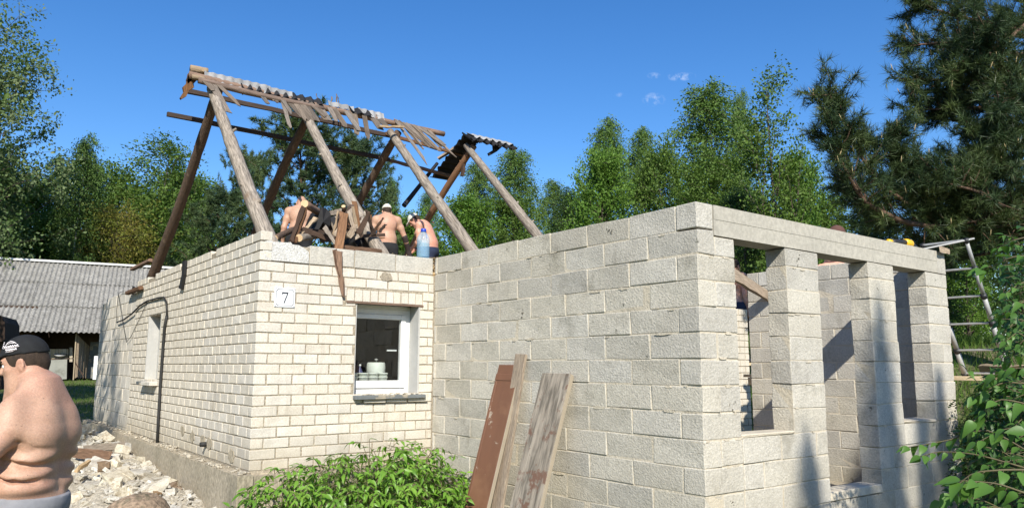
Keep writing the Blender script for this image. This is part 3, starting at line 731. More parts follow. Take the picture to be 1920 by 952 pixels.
batten((3.05, 3.28, 4.80), (4.62, 3.28, 4.70), .045, .05, M['wood_brown'])
batten((-.20, 3.68, 4.56), (3.35, 3.68, 4.50), .055, .06, M['wood_dark'])
batten((3.35, 3.66, 4.48), (4.62, 3.66, 4.40), .045, .05, M['wood_brown'])
batten((2.60, 2.62, 4.66), (3.02, 2.62, 4.74), .06, .03, M['wood_grey'])
# weathered shingles left along the front slope, one by one
sh_i = 0
def shingle(x, y0, z0, L, w, dx, mat, steep=1.05, par=roof):
    """hangs from (x, y0, z0) down the front slope; dx slants it sideways"""
    L *= rng.uniform(.65, 1.2); w *= rng.uniform(.6, 1.15); dx *= rng.uniform(.6, 1.3)
    y1 = y0-L*math.cos(steep)
    a = np.array((x, y0, z0)); b = np.array((x+dx, y1, z0-L*math.sin(steep)))
    Lr = float(np.linalg.norm(b-a)); mb = MB(); t = .011
    e = rng.uniform(.55, 1.0); k = rng.uniform(-.4, .4)*w
    poly = [(-w/2, 0, 0), (w/2, 0, 0), (w/2*rng.uniform(.8, 1), 0, Lr*rng.uniform(.8, 1.)), (k, 0, Lr), (-w/2*rng.uniform(.6, 1), 0, Lr*rng.uniform(.75, 1))]
    mb.prism(poly, (0, t, 0))
    o = mb.build('shingle', mat); d = Vector(b-a).normalized(); o.location = Vector(a)
    nv = Vector((0, math.sin(steep), -math.cos(steep))); yv = (nv-d*nv.dot(d)).normalized(); xv = yv.cross(d)
    o.rotation_mode = 'QUATERNION'; o.rotation_quaternion = Matrix((xv, yv, d)).transposed().to_quaternion() @ Euler((rng.uniform(-.05, .05), 0, rng.uniform(-.12, .12))).to_quaternion()
    return under(o, par)
SY, SZ = RIDGE_Y-.10, 4.87
for (x, L, w, dx) in [(.12, .50, .10, .20), (.19, .62, .10, .36), (.05, .20, .12, .1), (.8, .18, .10, .1), (.95, .16, .07, .08), (1.05, .2, .05, -.02),
                      (1.12, .52, .09, .04), (1.10, .3, .11, .1), (1.20, .34, .12, .16), (1.30, .33, .12, .15), (1.38, .34, .11, .16), (1.46, .33, .11, .15), (1.54, .34, .11, .17), (1.62, .33, .12, .15), (1.7, .30, .1, .14),
                      (1.84, .28, .12, .12), (1.92, .30, .09, .14), (2.12, .50, .12, .16), (2.25, .46, .12, -.02), (2.42, .46, .11, -.06), (2.58, .22, .12, .1), (2.68, .24, .12, .12)]:
    shingle(x, SY+rng.uniform(-.015, .015), SZ-.03+rng.uniform(-.015, .015), L, w, dx, M['wood_shingle'])
for k in range(15):
    shingle(2.98+k*.045, SY+.02+rng.uniform(-.01, .02), 4.90-k*.004, .46+.02*math.sin(k)+rng.uniform(-.05, .06), .062, .34+rng.uniform(-.03, .03), M['wood_shingle'], 1.02)
shingle(2.98, SY+.01, 4.88, .78, .07, .42, M['wood_shingle'], 1.02)
for x, L in ((1.95, .16), (2.06, .22), (2.1, .17), (1.75, .15)):                   # splinters that stand up from the ridge
    batten((x, RIDGE_Y+.1, 4.86), (x+rng.uniform(-.03, .03), RIDGE_Y+.12, 4.95+L), .02, .008, M['wood_shingle'], name='splinter')
# broken bark boards on the left gable end
log('ridge_stub', onY(357, 129, RIDGE_Y+.05), onY(389, 135, RIDGE_Y+.05), .055, .05, M['wood_grey'], roof, bend=0, knots=1)
log('ridge_stub', onY(360, 144, RIDGE_Y-.06), onY(384, 149, RIDGE_Y-.06), .036, .034, M['wood_grey'], roof, bend=0, knots=0)
for (pts, mt) in (([(353, 138), (364, 143), (370, 150), (363, 157), (364, 164), (354, 170), (350, 180), (340, 186), (338, 183), (345, 172), (343, 163), (350, 156)], 'wood_brown'), ([(357, 131), (372, 134), (360, 150), (352, 158), (350, 149)], 'wood_dark')):
    mb = MB().prism([onY(u, v, RIDGE_Y+.02) for u, v in pts], (0, .05, 0)); o = mb.build('gable_board', M[mt]); under(o, roof)
# corrugated sheeting: waves along x
def corr(name, x0, x1, prof, mat, pitch=.12, amp=.018, t=.008, par=roof, ragged=0., rgs=rng, yz0=(0, 0)):
    """prof: (offset along the slope, y, z) of both long edges; waves run across x"""
    n = max(8, int((x1-x0)/pitch*8)); (ya, za), (yb, zb) = prof
    dy, dz = yb-ya, zb-za; L = math.hypot(dy, dz); ny, nz = -dz/L, dy/L
    if nz < 0: ny, nz = -ny, -nz
    V = []; F = []
    for side in (0, 1):
        for i in range(n+1):
            x = x0+(x1-x0)*i/n; h = amp*math.cos(2*math.pi*(x-x0)/pitch)-t*side
            rg = rgs.uniform(-ragged, ragged)
            V.append((x, ya+ny*h, za+nz*h)); V.append((x, yb+ny*h+dy/L*rg, zb+nz*h+dz/L*rg))
    m = 2*(n+1)
    for i in range(n):
        F.append((2*i, 2*i+1, 2*i+3, 2*i+2)); F.append((m+2*i, m+2*i+2, m+2*i+3, m+2*i+1))
        F.append((2*i, 2*i+2, m+2*i+2, m+2*i)); F.append((2*i+1, m+2*i+1, m+2*i+3, 2*i+3))
    F += [(0, m, m+1, 1), (2*n, 2*n+1, m+2*n+1, m+2*n)]
    o = MB().add(V, F).build(name, mat, None, False)
    return under(o, par) if par else o
corr('roof_sheet', .06, .98, ((RIDGE_Y+.0, 5.01), (RIDGE_Y-.06, 4.83)), M['slate_lit'], ragged=.02, amp=.009)
corr('roof_sheet', .95, 1.30, ((RIDGE_Y+.0, 4.995), (RIDGE_Y-.03, 4.91)), M['slate_lit'], ragged=.01, amp=.008)
corr('roof_sheet', .55, 1.78, ((RIDGE_Y-.08, 4.86), (RIDGE_Y+.03, 4.985)), M['felt'], ragged=.008, pitch=.13, amp=.02)  # underside of a roof sheet, its shade painted as black felt
corr('roof_sheet', 1.86, 2.28, ((RIDGE_Y+.0, 4.985), (RIDGE_Y-.04, 4.90)), M['slate_lit'], ragged=.01, pitch=.15, amp=.012)
corr('roof_sheet', 2.36, 2.80, ((RIDGE_Y+.0, 4.985), (RIDGE_Y-.05, 4.86)), M['slate_lit'], ragged=.015, amp=.009)
corr('roof_sheet', 2.2, 2.55, ((RIDGE_Y+.02, 4.97), (RIDGE_Y-.12, 4.85)), M['felt'], ragged=.01, pitch=.16, amp=.02)
# dark sheets that still hang over the last pair of rafters
Xd = 4.42
def slope_sheet(name, Xa, Xb, y0, z0, y1, z1, mat, amp=.02, t=.012, rgn=.02):
    """corrugation runs along the slope direction, seen from below"""
    n = 44; V = []; F = []
    for side in (0, 1):
        for i in range(n+1):
            s = i/n; y = y0+(y1-y0)*s; z = z0+(z1-z0)*s+amp*math.cos(2*math.pi*s*8)+t*(1-side)
            V.append((Xa+rng.uniform(-rgn, rgn), y, z)); V.append((Xb+rng.uniform(-rgn, rgn), y, z+.002))
    m = 2*(n+1)
    for i in range(n):
        F.append((2*i, 2*i+1, 2*i+3, 2*i+2)); F.append((m+2*i, m+2*i+2, m+2*i+3, m+2*i+1))
        F.append((2*i, 2*i+2, m+2*i+2, m+2*i)); F.append((2*i+1, m+2*i+1, m+2*i+3, 2*i+3))
    F += [(0, m, m+1, 1), (2*n, 2*n+1, m+2*n+1, m+2*n)]
    return under(MB().add(V, F).build(name, mat), roof)
slope_sheet('roof_sheet', 4.30, 4.66, RIDGE_Y-.02, 4.90, RIDGE_Y+1.02, 4.36, M['felt'])
corr('roof_sheet', 4.30, 5.30, ((RIDGE_Y+.02, 4.96), (RIDGE_Y-.24, 4.80)), M['felt'], ragged=.02, pitch=.14, amp=.02, t=.03)
corr('roof_sheet', 4.40, 5.28, ((RIDGE_Y+.05, 4.985), (RIDGE_Y-.16, 4.885)), M['slate_lit'], ragged=.02, pitch=.14)
under(MB().prism([onY(u, v, RIDGE_Y-.1) for u, v in ((925, 270), (945, 272), (932, 284), (918, 292), (916, 287), (926, 281))], (0, .04, 0)).build('torn_felt', M['felt']), roof)
batten(onY(868, 268, RIDGE_Y+.4), onY(822, 298, RIDGE_Y+.75), .09, .03, M['wood_grey'], name='gable_board')
batten(onY(873, 285, RIDGE_Y+.2), onY(867, 330, RIDGE_Y+.2), .05, .05, M['wood_dark'], name='batten')
batten(onY(876, 291, RIDGE_Y), onY(902, 298, RIDGE_Y-.2), .03, .03, M['wood_dark'], name='batten')
# tube of rolled felt on a lath that dangles from the batten
rl = empty('felt_wrapped_lath', onY(822, 300, 3.75), 'black felt wrapped lath dangling from a batten under the blue sky', 'lath')
a, b = onY(820, 306, 3.75), onY(757, 386, 3.75)
o = MB().tube([(0, 0, 0), (0, 0, float(np.linalg.norm(b-a)))], [.03, .045], 8).build('felt_roll', M['felt']); aim(o, a, b); under(o, rl)
d_ = (b-a)/np.linalg.norm(b-a)
for q in (.42, .93):
    c_ = a+(b-a)*q; o = MB().tube([(0, 0, 0), (0, 0, .05)], [.043, .045], 8).build('white_tear', M['slate_lit']); aim(o, c_, c_+d_); under(o, rl)

# ------------------------------------------------------------------ heap of broken timber on the attic floor
GRP = 'broken timbers heaped on the attic edge'
def loose(name, a, b, w, h, mat, label, cat='plank', taper=.7, group=GRP, split=0):
    a = np.array(a, float); b = np.array(b, float); L = float(np.linalg.norm(b-a)); m = 6
    V = []; F = []; mb = MB()
    for i in range(m+1):
        t = i/m; s = 1-(1-taper)*t; s *= rng.uniform(.9, 1.08)
        for sx, sy in ((-1, -1), (1, -1), (1, 1), (-1, 1)):
            V.append((sx*w/2*s+rng.uniform(-.006, .006), sy*h/2+rng.uniform(-.004, .004), L*t+(rng.uniform(-.05, .05)*w*8 if i in (0, m) else 0)))
    for i in range(m):
        for k in range(4): F.append((i*4+k, i*4+(k+1) % 4, i*4+4+(k+1) % 4, i*4+4+k))
    F += [(3, 2, 1, 0), (m*4, m*4+1, m*4+2, m*4+3)]; mb.add(V, F)
    o = mb.build(name, mat); aim(o, a, b); d = Vector(b-a).normalized()
    # turn the broad face to the front of the house
    q = o.rotation_quaternion; xl = q @ Vector((1, 0, 0)); yl = q @ Vector((0, 1, 0)); f = Vector((-.5, -.85, .1)); f = f-d*f.dot(d)
    ang = math.atan2(f.dot(xl), -f.dot(yl)) if f.length > .01 else 0
    o.rotation_quaternion = q @ Euler((0, 0, ang+rng.uniform(-.3, .3))).to_quaternion()
    return tag(o, label, cat, group)
def Lg(u0, v0, Y0, u1, v1, Y1): return onY(u0, v0, Y0), onY(u1, v1, Y1)
def loglabel(o, label): return tag(o, label, 'log', GRP)
a, b = Lg(571, 382, .45, 607, 404, 1.0); loglabel(log('timber_log', a, b, .045, .04, M['wood_brown'], None, True, .005, 1), 'brown log with pale round cut end resting on two dark laths')
a, b = Lg(515, 447, .25, 552, 430, .9); loglabel(log('timber_log', a, b, .036, .034, M['bark'], None, True, .005, 1), 'short barky log at the left end of the heap beside the first rafter')
a, b = Lg(561, 446, .25, 600, 441, .65); loglabel(log('timber_log', a, b, .042, .035, M['log'], None, True, .005, 1), 'pale log lying low on the wall with a round cut end')
a, b = Lg(644, 387, .5, 650, 428, .75); loglabel(log('timber_log', a, b, .024, .024, M['wood_dark'], None, True, .004, 0), 'thin black pole with a white cut end standing up in the heap')
a, b = Lg(568, 388, .40, 546, 452, .24); loose('lath', a, b, .045, .03, M['wood_dark'], 'dark lath under the cut log, the left one of the leaning pair', 'lath', .95)
a, b = Lg(573, 391, .42, 553, 454, .25); loose('lath', a, b, .045, .03, M['wood_dark'], 'dark lath under the cut log, the right one of the leaning pair', 'lath', .95)
a, b = Lg(593, 408, .5, 565, 438, .35); loose('plank', a, b, .05, .02, M['wood_grey'], 'grey plank sloping down to the left behind the two dark laths', 'plank')
a, b = Lg(646, 398, .36, 633, 478, .02); loose('plank', a, b, .10, .035, M['wood_brown'], 'broad reddish brown board hanging over the wall head, upper piece', 'plank', .85)
a, b = Lg(632, 472, -.01, 644, 556, -.03); loose('plank', a, b, .095, .03, M['wood_brown'], 'splintered pointed board hanging down over the brick wall', 'plank', .22)
a, b = Lg(628, 470, .0, 638, 526, -.02); loose('plank', a, b, .05, .02, M['wood_dark'], 'short dark sliver beside the splintered hanging board', 'plank', .3)
a, b = Lg(608, 424, .3, 628, 455, .2); loose('plank', a, b, .05, .03, M['wood_grey'], 'crooked grey stick that forks against the hanging board', 'plank', .8)
a, b = Lg(628, 440, .25, 641, 420, .4); loose('plank', a, b, .04, .025, M['wood_grey'], 'short grey fork arm meeting the hanging board', 'plank', .8)
a, b = Lg(656, 393, .45, 670, 446, .3); loose('plank', a, b, .07, .02, M['wood_grey'], 'grey plank standing upright, left of the second rafter foot', 'plank', .8)
a, b = Lg(664, 378, .5, 675, 430, .4); loose('plank', a, b, .06, .02, M['wood_brown'], 'brown splintered plank upright against the second front rafter', 'plank', .5)
a, b = Lg(672, 440, .3, 692, 398, .2); loose('plank', a, b, .07, .02, M['wood_dark'], 'black pointed plank crossing in front of the second front rafter', 'plank', .5)
a, b = Lg(712, 434, .28, 723, 420, .2); loose('plank', a, b, .035, .02, M['wood_dark'], 'short dark stick poking out right of the second front rafter', 'plank', .8)
a, b = Lg(655, 443, .24, 665, 425, .3); loose('plank', a, b, .07, .03, M['wood_grey'], 'stubby grey board end low in the heap by the wall', 'plank', .9)
a, b = Lg(640, 463, .16, 715, 470, .2); loose('plank', a, b, .04, .03, M['wood_brown'], 'brown plank lying along the wall head to the second rafter foot', 'plank', .9)
a, b = Lg(640, 396, .55, 612, 402, .8); loose('plank', a, b, .06, .02, M['wood_grey'], 'grey board lying across the top of the black felt', 'plank', .9)
a, b = Lg(625, 440, .3, 634, 396, .45); loose('lath', a, b, .02, .015, M['wood_grey'], 'thin pale lath upright beside the hanging board', 'lath', .8)
for k in range(24):
    u = rng.uniform(598, 706); Y = rng.uniform(.3, 1.1); v = 452-rng.uniform(0, 32)*(1-abs(u-640)/110)
    a = onY(u, v, Y); L = rng.uniform(.25, .6); az = rng.uniform(0, 6.28); el = rng.uniform(-.2, 1.25)
    b = a+L*np.array((math.cos(az)*math.cos(el), math.sin(az)*math.cos(el)*.6, math.sin(el)))*.62
    a[2] = max(a[2], 2.13); b[2] = max(b[2], 2.13)
    loose('plank', a, b, rng.uniform(.02, .07), rng.uniform(.012, .025), M[rng.choice(['wood_grey', 'wood_dark', 'wood_brown', 'wood_dark', 'wood_dark'])], 'splintered piece of old roof board lying in the timber heap', 'plank', rng.uniform(.3, 1))
def crumple(name, pts, Y, depth, mat, label, cat, seed):
    rg = random.Random(seed); mb = MB(); P = [onY(u, v, Y) for u, v in pts]; n = len(P)
    c = sum(P)/n; V = [p+np.array((0, rg.uniform(-.05, .05), 0)) for p in P]; V2 = [p*.9+c*.1+np.array((0, depth+rg.uniform(-.06, .06), 0)) for p in P]
    mid = c+np.array((.0, -.06, .02)); VV = V+V2+[mid, c+np.array((0, depth+.05, 0))]
    F = [(i, (i+1) % n, 2*n) for i in range(n)]+[(n+(i+1) % n, n+i, 2*n+1) for i in range(n)]+[(i, n+i, n+(i+1) % n, (i+1) % n) for i in range(n)]
    return tag(mb.add(VV, F).build(name, mat), label, cat)
crumple('roofing_felt', [(597, 400), (602, 389), (612, 392), (619, 402), (616, 425), (611, 430), (607, 425), (600, 436), (594, 437), (588, 445), (582, 440), (592, 424)], .75, .35, M['felt'], 'crumpled black roofing felt in the middle of the timber heap', 'roofing felt', 4)
crumple('roofing_felt', [(617, 410), (632, 402), (648, 404), (656, 425), (652, 448), (620, 452), (610, 440)], .9, .3, M['felt'], 'black roofing felt bundle behind the hanging board', 'roofing felt', 5)
crumple('roofing_felt', [(668, 452), (676, 434), (690, 430), (704, 448), (712, 462), (690, 466), (670, 462)], .8, .4, M['felt'], 'black roofing felt scrap at the foot of the second front rafter', 'roofing felt', 6)
# sawdust and straw along the wall head
st = MB()
for k in range(420):
    x = rng.uniform(1.4, 2.5); y = rng.uniform(.1, .5); s = rng.uniform(.02, .07); a_ = rng.uniform(0, 3.14)
    z = 2.268+.05*max(0, math.sin((x-1.9)*3))*rng.random() if y < .22 else 2.12+rng.uniform(0, .2)
    dx, dy = s*math.cos(a_), s*math.sin(a_)
    st.tube([(x-dx, y-dy, z), (x+dx, y+dy, z+rng.uniform(-.01, .02))], .005, 3)
tag(st.build('straw', M['straw']), kind='stuff')
hp = MB()
for k in range(26):
    x = rng.uniform(1.5, 3.2); y = rng.uniform(.3, 1.1); s = rng.uniform(.08, .2)
    hp.cbox(x-s, x+s, y-s, y+s, 2.09, 2.12+rng.uniform(.02, .16), .04, .02, rng)
tag(hp.build('sawdust', M['straw'], None, True), kind='stuff')
# wooden things beyond the annex: board that leans on the low end of the brick wall
a, b = onY(1388, 519, -.5), onY(1437, 555, -1.2)
pa = at(1366, 509, 9.5)
o = loose('plank', pa, onX(1441, 556, 6.04), .14, .05, M['wood_grey'], 'grey plank slanting down to the right wall behind the first window gap', 'plank', 1., None)

tag(MB().cbox(pa[0]-.03, pa[0]+.03, pa[1]-.03, pa[1]+.03, -.3, pa[2]-.06, .004, .003).build('prop_post', M['wood_grey']), 'wooden prop post under the slanting plank behind the corner pier', 'post')
# ------------------------------------------------------------------ water bottle
wb = empty('water_bottle', (1.95, .10, 2.272), 'big clear water bottle with blue cap standing on the wall head', 'bottle')
prof = [(.055, 0), (.074, .012)]
for k in range(9): prof += [(.078, .02+k*.02), (.073, .03+k*.02)]
prof += [(.078, .205), (.076, .235), (.060, .275), (.038, .305), (.026, .318), (.024, .33)]
MB().lathe(prof, 28).build('bottle_body', M['pet'], wb, True)
MB().lathe([(r*.95, z+.004) for r, z in prof[:18]]+[(.001, .19)], 24).build('water', M['water'], wb, True)
MB().lathe([(.030, .318), (.033, .322), (.033, .35), (.028, .354), (.004, .355)], 18).build('bottle_cap', M['bluecap'], wb, True)
MB().tube([(.034*math.cos(a_), .034*math.sin(a_), .318) for a_ in np.linspace(0, 6.28, 14)], .004, 5).tube([(.034, 0, .318), (.045, .0, .26), (.05, 0, .24)], .004, 5).build('carry_ring', M['bluecap'], wb, True)

# ------------------------------------------------------------------ scaffold, ladder and tool at the right corner
sc_ = empty('scaffold', (6.9, -2.4, .5), 'low plank scaffold outside the right wall of the block annex', 'scaffold')
for k in range(4):
    x = 6.42+k*.26
    o = MB().cbox(x, x+.245, -4.35+.12*(k % 2), -1.05, .885, .925, .004, .003).build('plank', M['newplank']); under(o, sc_)
for y in (-4.2, -2.7, -1.2):
    o = MB().cbox(6.38, 7.5, y-.05, y+.05, .78, .883, .006, .004).build('ledger', M['newplank']); under(o, sc_)
    for x in (6.5, 7.4):
        o = MB().cbox(x-.045, x+.045, y-.045, y+.045, float(gh(x, y))-.2, .778, .006, .003).build('post', M['wood_dark']); under(o, sc_)
o = loose('plank', (7.15, -4.35, .955), (8.4, -3.3, .97), .2, .04, M['newplank'], 'pale loose plank lying across the scaffold beside the ladder foot', 'plank', 1., None)
ld = empty('ladder', (7.15, -3.83, .93), 'telescopic aluminium ladder standing on the scaffold against the annex corner', 'ladder')
La, Lb = np.array((7.17, 0, .93)), np.array((6.345, 0, 2.40))
for y in (-4.06, -3.60):
    for s in range(5):
        a = La+(Lb-La)*(s/5); b = La+(Lb-La)*((s+1)/5); a[1] = b[1] = y; r = .031-.0028*s
        o = MB().tube([(0, 0, 0), (0, 0, float(np.linalg.norm(b-a)))], r, 12).build('rail_tube', M['alu'], None, True); aim(o, a, b); under(o, ld)
        o = MB().tube([(0, 0, -.03), (0, 0, .02)], r+.007, 12).build('collar', M['dark'], None, True); aim(o, b if s < 4 else b, b+(b-a)); under(o, ld)
    o = MB().tube([(0, 0, 0), (0, 0, .04)], .036, 10).build('rubber_foot', M['dark'], None, True); aim(o, La*np.array((1, 0, 1))+np.array((0, y, -.002)), La*np.array((1, 0, 1))+np.array((-.5, y, .9))); under(o, ld)
for s in range(6):
    c_ = La+(Lb-La)*((s+.0)/5) if s else La+(Lb-La)*.02
    o = MB().cbox(-.02, .02, -4.04, -3.62, -.012, .012, .005, 0).build('rung', M['alu']); o.location = (c_[0], 0, c_[2]); under(o, ld)
# extension arm of the ladder lying over the beam end
tb = empty('aluminium_bar', (6.2, -3.75, 2.30), 'aluminium bar lying from the beam end to the ladder top', 'bar')
o = MB().cbox(-.016, .016, -.01, .01, 0, .62, .004, 0).build('bar_profile', M['alu']); aim(o, (6.0, -3.66, 2.296), (6.36, -4.08, 2.405)); under(o, tb)
o = loose('lath', (6.05, -3.90, 2.292), (6.30, -3.90, 2.292), .07, .012, M['wood_grey'], 'short flat stick lying on the right end of the concrete beam', 'lath', .9, None)
tl = empty('angle_grinder', onZ(1708, 458, 2.30), 'yellow and black power grinder with cable lying on the concrete beam', 'power tool')
q0 = onY(1693, 459, -3.76); x0 = q0[0]-tl.location.x
tl.location = (onY(1700, 458, -3.76)[0], -3.76, 2.284)
g1 = MB().tube([(-.32, 0, .03), (-.26, 0, .033), (-.16, .0, .045), (-.05, 0, .048)], [.022, .03, .03, .034], 12).build('tool_body', M['dark'], tl, True)
MB().tube([(-.05, 0, .048), (.0, 0, .05), (.07, 0, .046), (.09, 0, .044)], [.04, .046, .046, .038], 14).build('motor_housing', M['yellow'], tl, True)
MB().tube([(.09, 0, .044), (.15, 0, .035), (.2, .0, .025)], [.034, .026, .02], 12).build('tool_handle', M['dark'], tl, True)
MB().tube([(-.40, 0, .025), (-.33, 0, .03)], [.026, .024], 12).build('yellow_cap', M['yellow'], tl, True)
MB().tube([(.2, 0, .025), (.26, .01, .015), (.34, .02, .01), (.44, 0, .012), (.54, -.03, .02), (.6, -.04, .018)], .008, 6).build('power_cord', M['rubber'], tl, True)

# ------------------------------------------------------------------ shed with corrugated roof
shed = empty('shed', (-.797, 23.94, .45), 'old plank shed with grey corrugated roof across the yard', 'shed', rz=math.atan2(-.196, .98))
EAVE, RISE, RUN = 1.735, 2.98, 4.26
SL = math.hypot(RISE, RUN)
def shedpart(mb, name, mat, par=shed, smooth=False): return mb.build(name, mat, par, smooth)
def sheetmesh(L, waves=7, pitch=.163, amp=.026):
    n = waves*8; W = waves*pitch; V = []; F = []
    for side in (0, 1):
        for i in range(n+1):
            x = W*i/n; h = amp*math.cos(2*math.pi*x/pitch)-.008*side
            V += [(x, 0, h), (x, L, h)]
    m = 2*(n+1)
    for i in range(n): F += [(2*i, 2*i+2, 2*i+3, 2*i+1), (m+2*i, m+2*i+1, m+2*i+3, m+2*i+2), (2*i, m+2*i, m+2*i+2, 2*i+2), (2*i+1, 2*i+3, m+2*i+3, m+2*i+1)]
    me = mesh_py('sheet_shape', V, F, M['slate'], False); return me
sm = sheetmesh(SL/3+.12)
pitch_a = math.atan2(RISE, RUN)
for row in range(3):
    for k in range(12):
        s0 = -6.2+k*7*.163*1.0
        d = SL/3*row
        o = link('roof_sheet', sm, shed, (s0+random.uniform(-.012, .012), d*math.cos(pitch_a)-.0, EAVE+d*math.sin(pitch_a)+.012*row), (pitch_a-.012+random.uniform(-.004, .004), 0, random.uniform(-.004, .004)))
back = sheetmesh(SL)
for k in range(12): link('roof_sheet', back, shed, (-6.2+k*7*.163, RUN*2, EAVE), (pitch_a, 0, math.pi), scale=(-1, 1, 1))
shedpart(MB().box(-6.3, 7.4, RUN-.16, RUN+.16, EAVE+RISE-.02, EAVE+RISE+.06), 'ridge_cap', M['ridgecap'])
wl_ = 1.35
sb = MB(); sb.box(-6, 7.2, 3.0, 3.08, -.2, EAVE+2.0); sb.box(-6, -5.92, wl_, 3.0, -.2, EAVE+.9); sb.box(7.1, 7.2, wl_, 3.0, -.2, EAVE+.9)
shedpart(sb, 'inner_wall', M['wood_dark'])  # dark wood carries the shade under the eave in its colour
for k in range(34):                                   # front boarding
    x = -5.9+k*.2
    if 2.0 < x < 3.6: continue
    if x > 5.5: break
    top = EAVE+wl_*.7+.02
    shedpart(MB().cbox(x, x+.192, wl_, wl_+.025, -.1, top, .003, .003), 'board', M['wood_dark'])
def sx(u, t=25.0): return u
# lower boarding, panel, door as measured from the picture (distance about 25 m)
shinv = Matrix.Translation(Vector(shed.location)) @ Matrix.Rotation(shed.rotation_euler.z, 4, 'Z'); shinv = shinv.inverted()
def sp(u, v, dback):
    """point of the photograph on the vertical plane dback behind the eave line, in shed coordinates"""
    nrm = np.array((.196, .98, 0)); p0 = np.array((-.797, 23.94, .45))+nrm*dback; d = ray(u, v)
    t = ((p0-CAM) @ nrm)/(d @ nrm); return np.array(shinv @ Vector(CAM+d*t))
def shedquad(name, uv, dback, th, mat): return shedpart(MB().prism([sp(u, v, dback) for u, v in uv], (0, -th, 0)), name, M[mat])
us = [70, 81, 88, 96, 104, 110, 117, 125, 129]
for a_, b_ in zip(us[:-1], us[1:]): shedquad('pale_board', [(a_, 654), (b_-.6, 654), (b_-.6, 673), (a_, 674)], 1.2, .03, 'shedpale')
shedquad('pale_board', [(130.5, 651), (136.5, 651), (136, 678), (130.5, 678)], 1.1, .05, 'shedpale')
shedquad('rail', [(78, 673.5), (140, 670), (140, 672.5), (78, 676)], 1.1, .05, 'wood_dark')
shedquad('sheet_panel', [(70, 676), (126, 673), (125, 710), (70, 714)], 1.05, .03, 'shedpanel')
dx_ = [143.5, 149.5, 154, 159, 163.5, 168.5]
dt = [624, 630.5, 635.5, 640, 644.5, 649]
for i in range(5): shedquad('door_board', [(dx_[i], dt[i]), (dx_[i+1]-.5, dt[i+1]), (dx_[i+1]-3.5-.5, 706), (dx_[i]-3.5, 709)], .5+.28*i, .04, 'shedwood')
shedquad('door_edge', [(142, 624), (144, 624), (138.5, 712), (136.5, 712)], .45, .04, 'shedpale')
shedquad('door_brace', [(140, 679), (142, 679), (157, 703), (155, 705)], .42, .03, 'wood_dark')
shedquad('side_panel', [(170, 641), (186, 641), (184, 709), (163, 709)], 1.6, .04, 'sillgrey')
shedquad('white_post', [(177, 667), (188, 667), (186, 711), (174, 711)], .3, .10, 'white_pvc')
mb = MB().lathe([(.02, .02), (.12, .0), (.2, .07), (.21, .08)], 14); o = mb.build('tin_bowl', M['alu'], shed, True); o.location = Vector(sp(113, 668, 1.12)); o.rotation_euler = (.3, 0, 0)
# dark roof edge of the next building at the left frame edge
nb = empty('lean_to', tuple(at(-12, 700, 17)), 'dark lean to roof edge cut off by the left picture edge', 'shed')
o = MB().prism([at(u, v, 17) for u, v in ((-160, 560), (-40, 580), (3, 592), (9, 604), (9, 640), (-160, 640))], (.4, 1.6, .0)).build('roof_edge', M['wood_dark']); under(o, nb)
o = MB().prism([at(u, v, 17.2) for u, v in ((-160, 640), (2, 640), (2, 730), (-160, 740))], (.3, 1.2, 0)).build('wall', M['wood_dark']); under(o, nb)
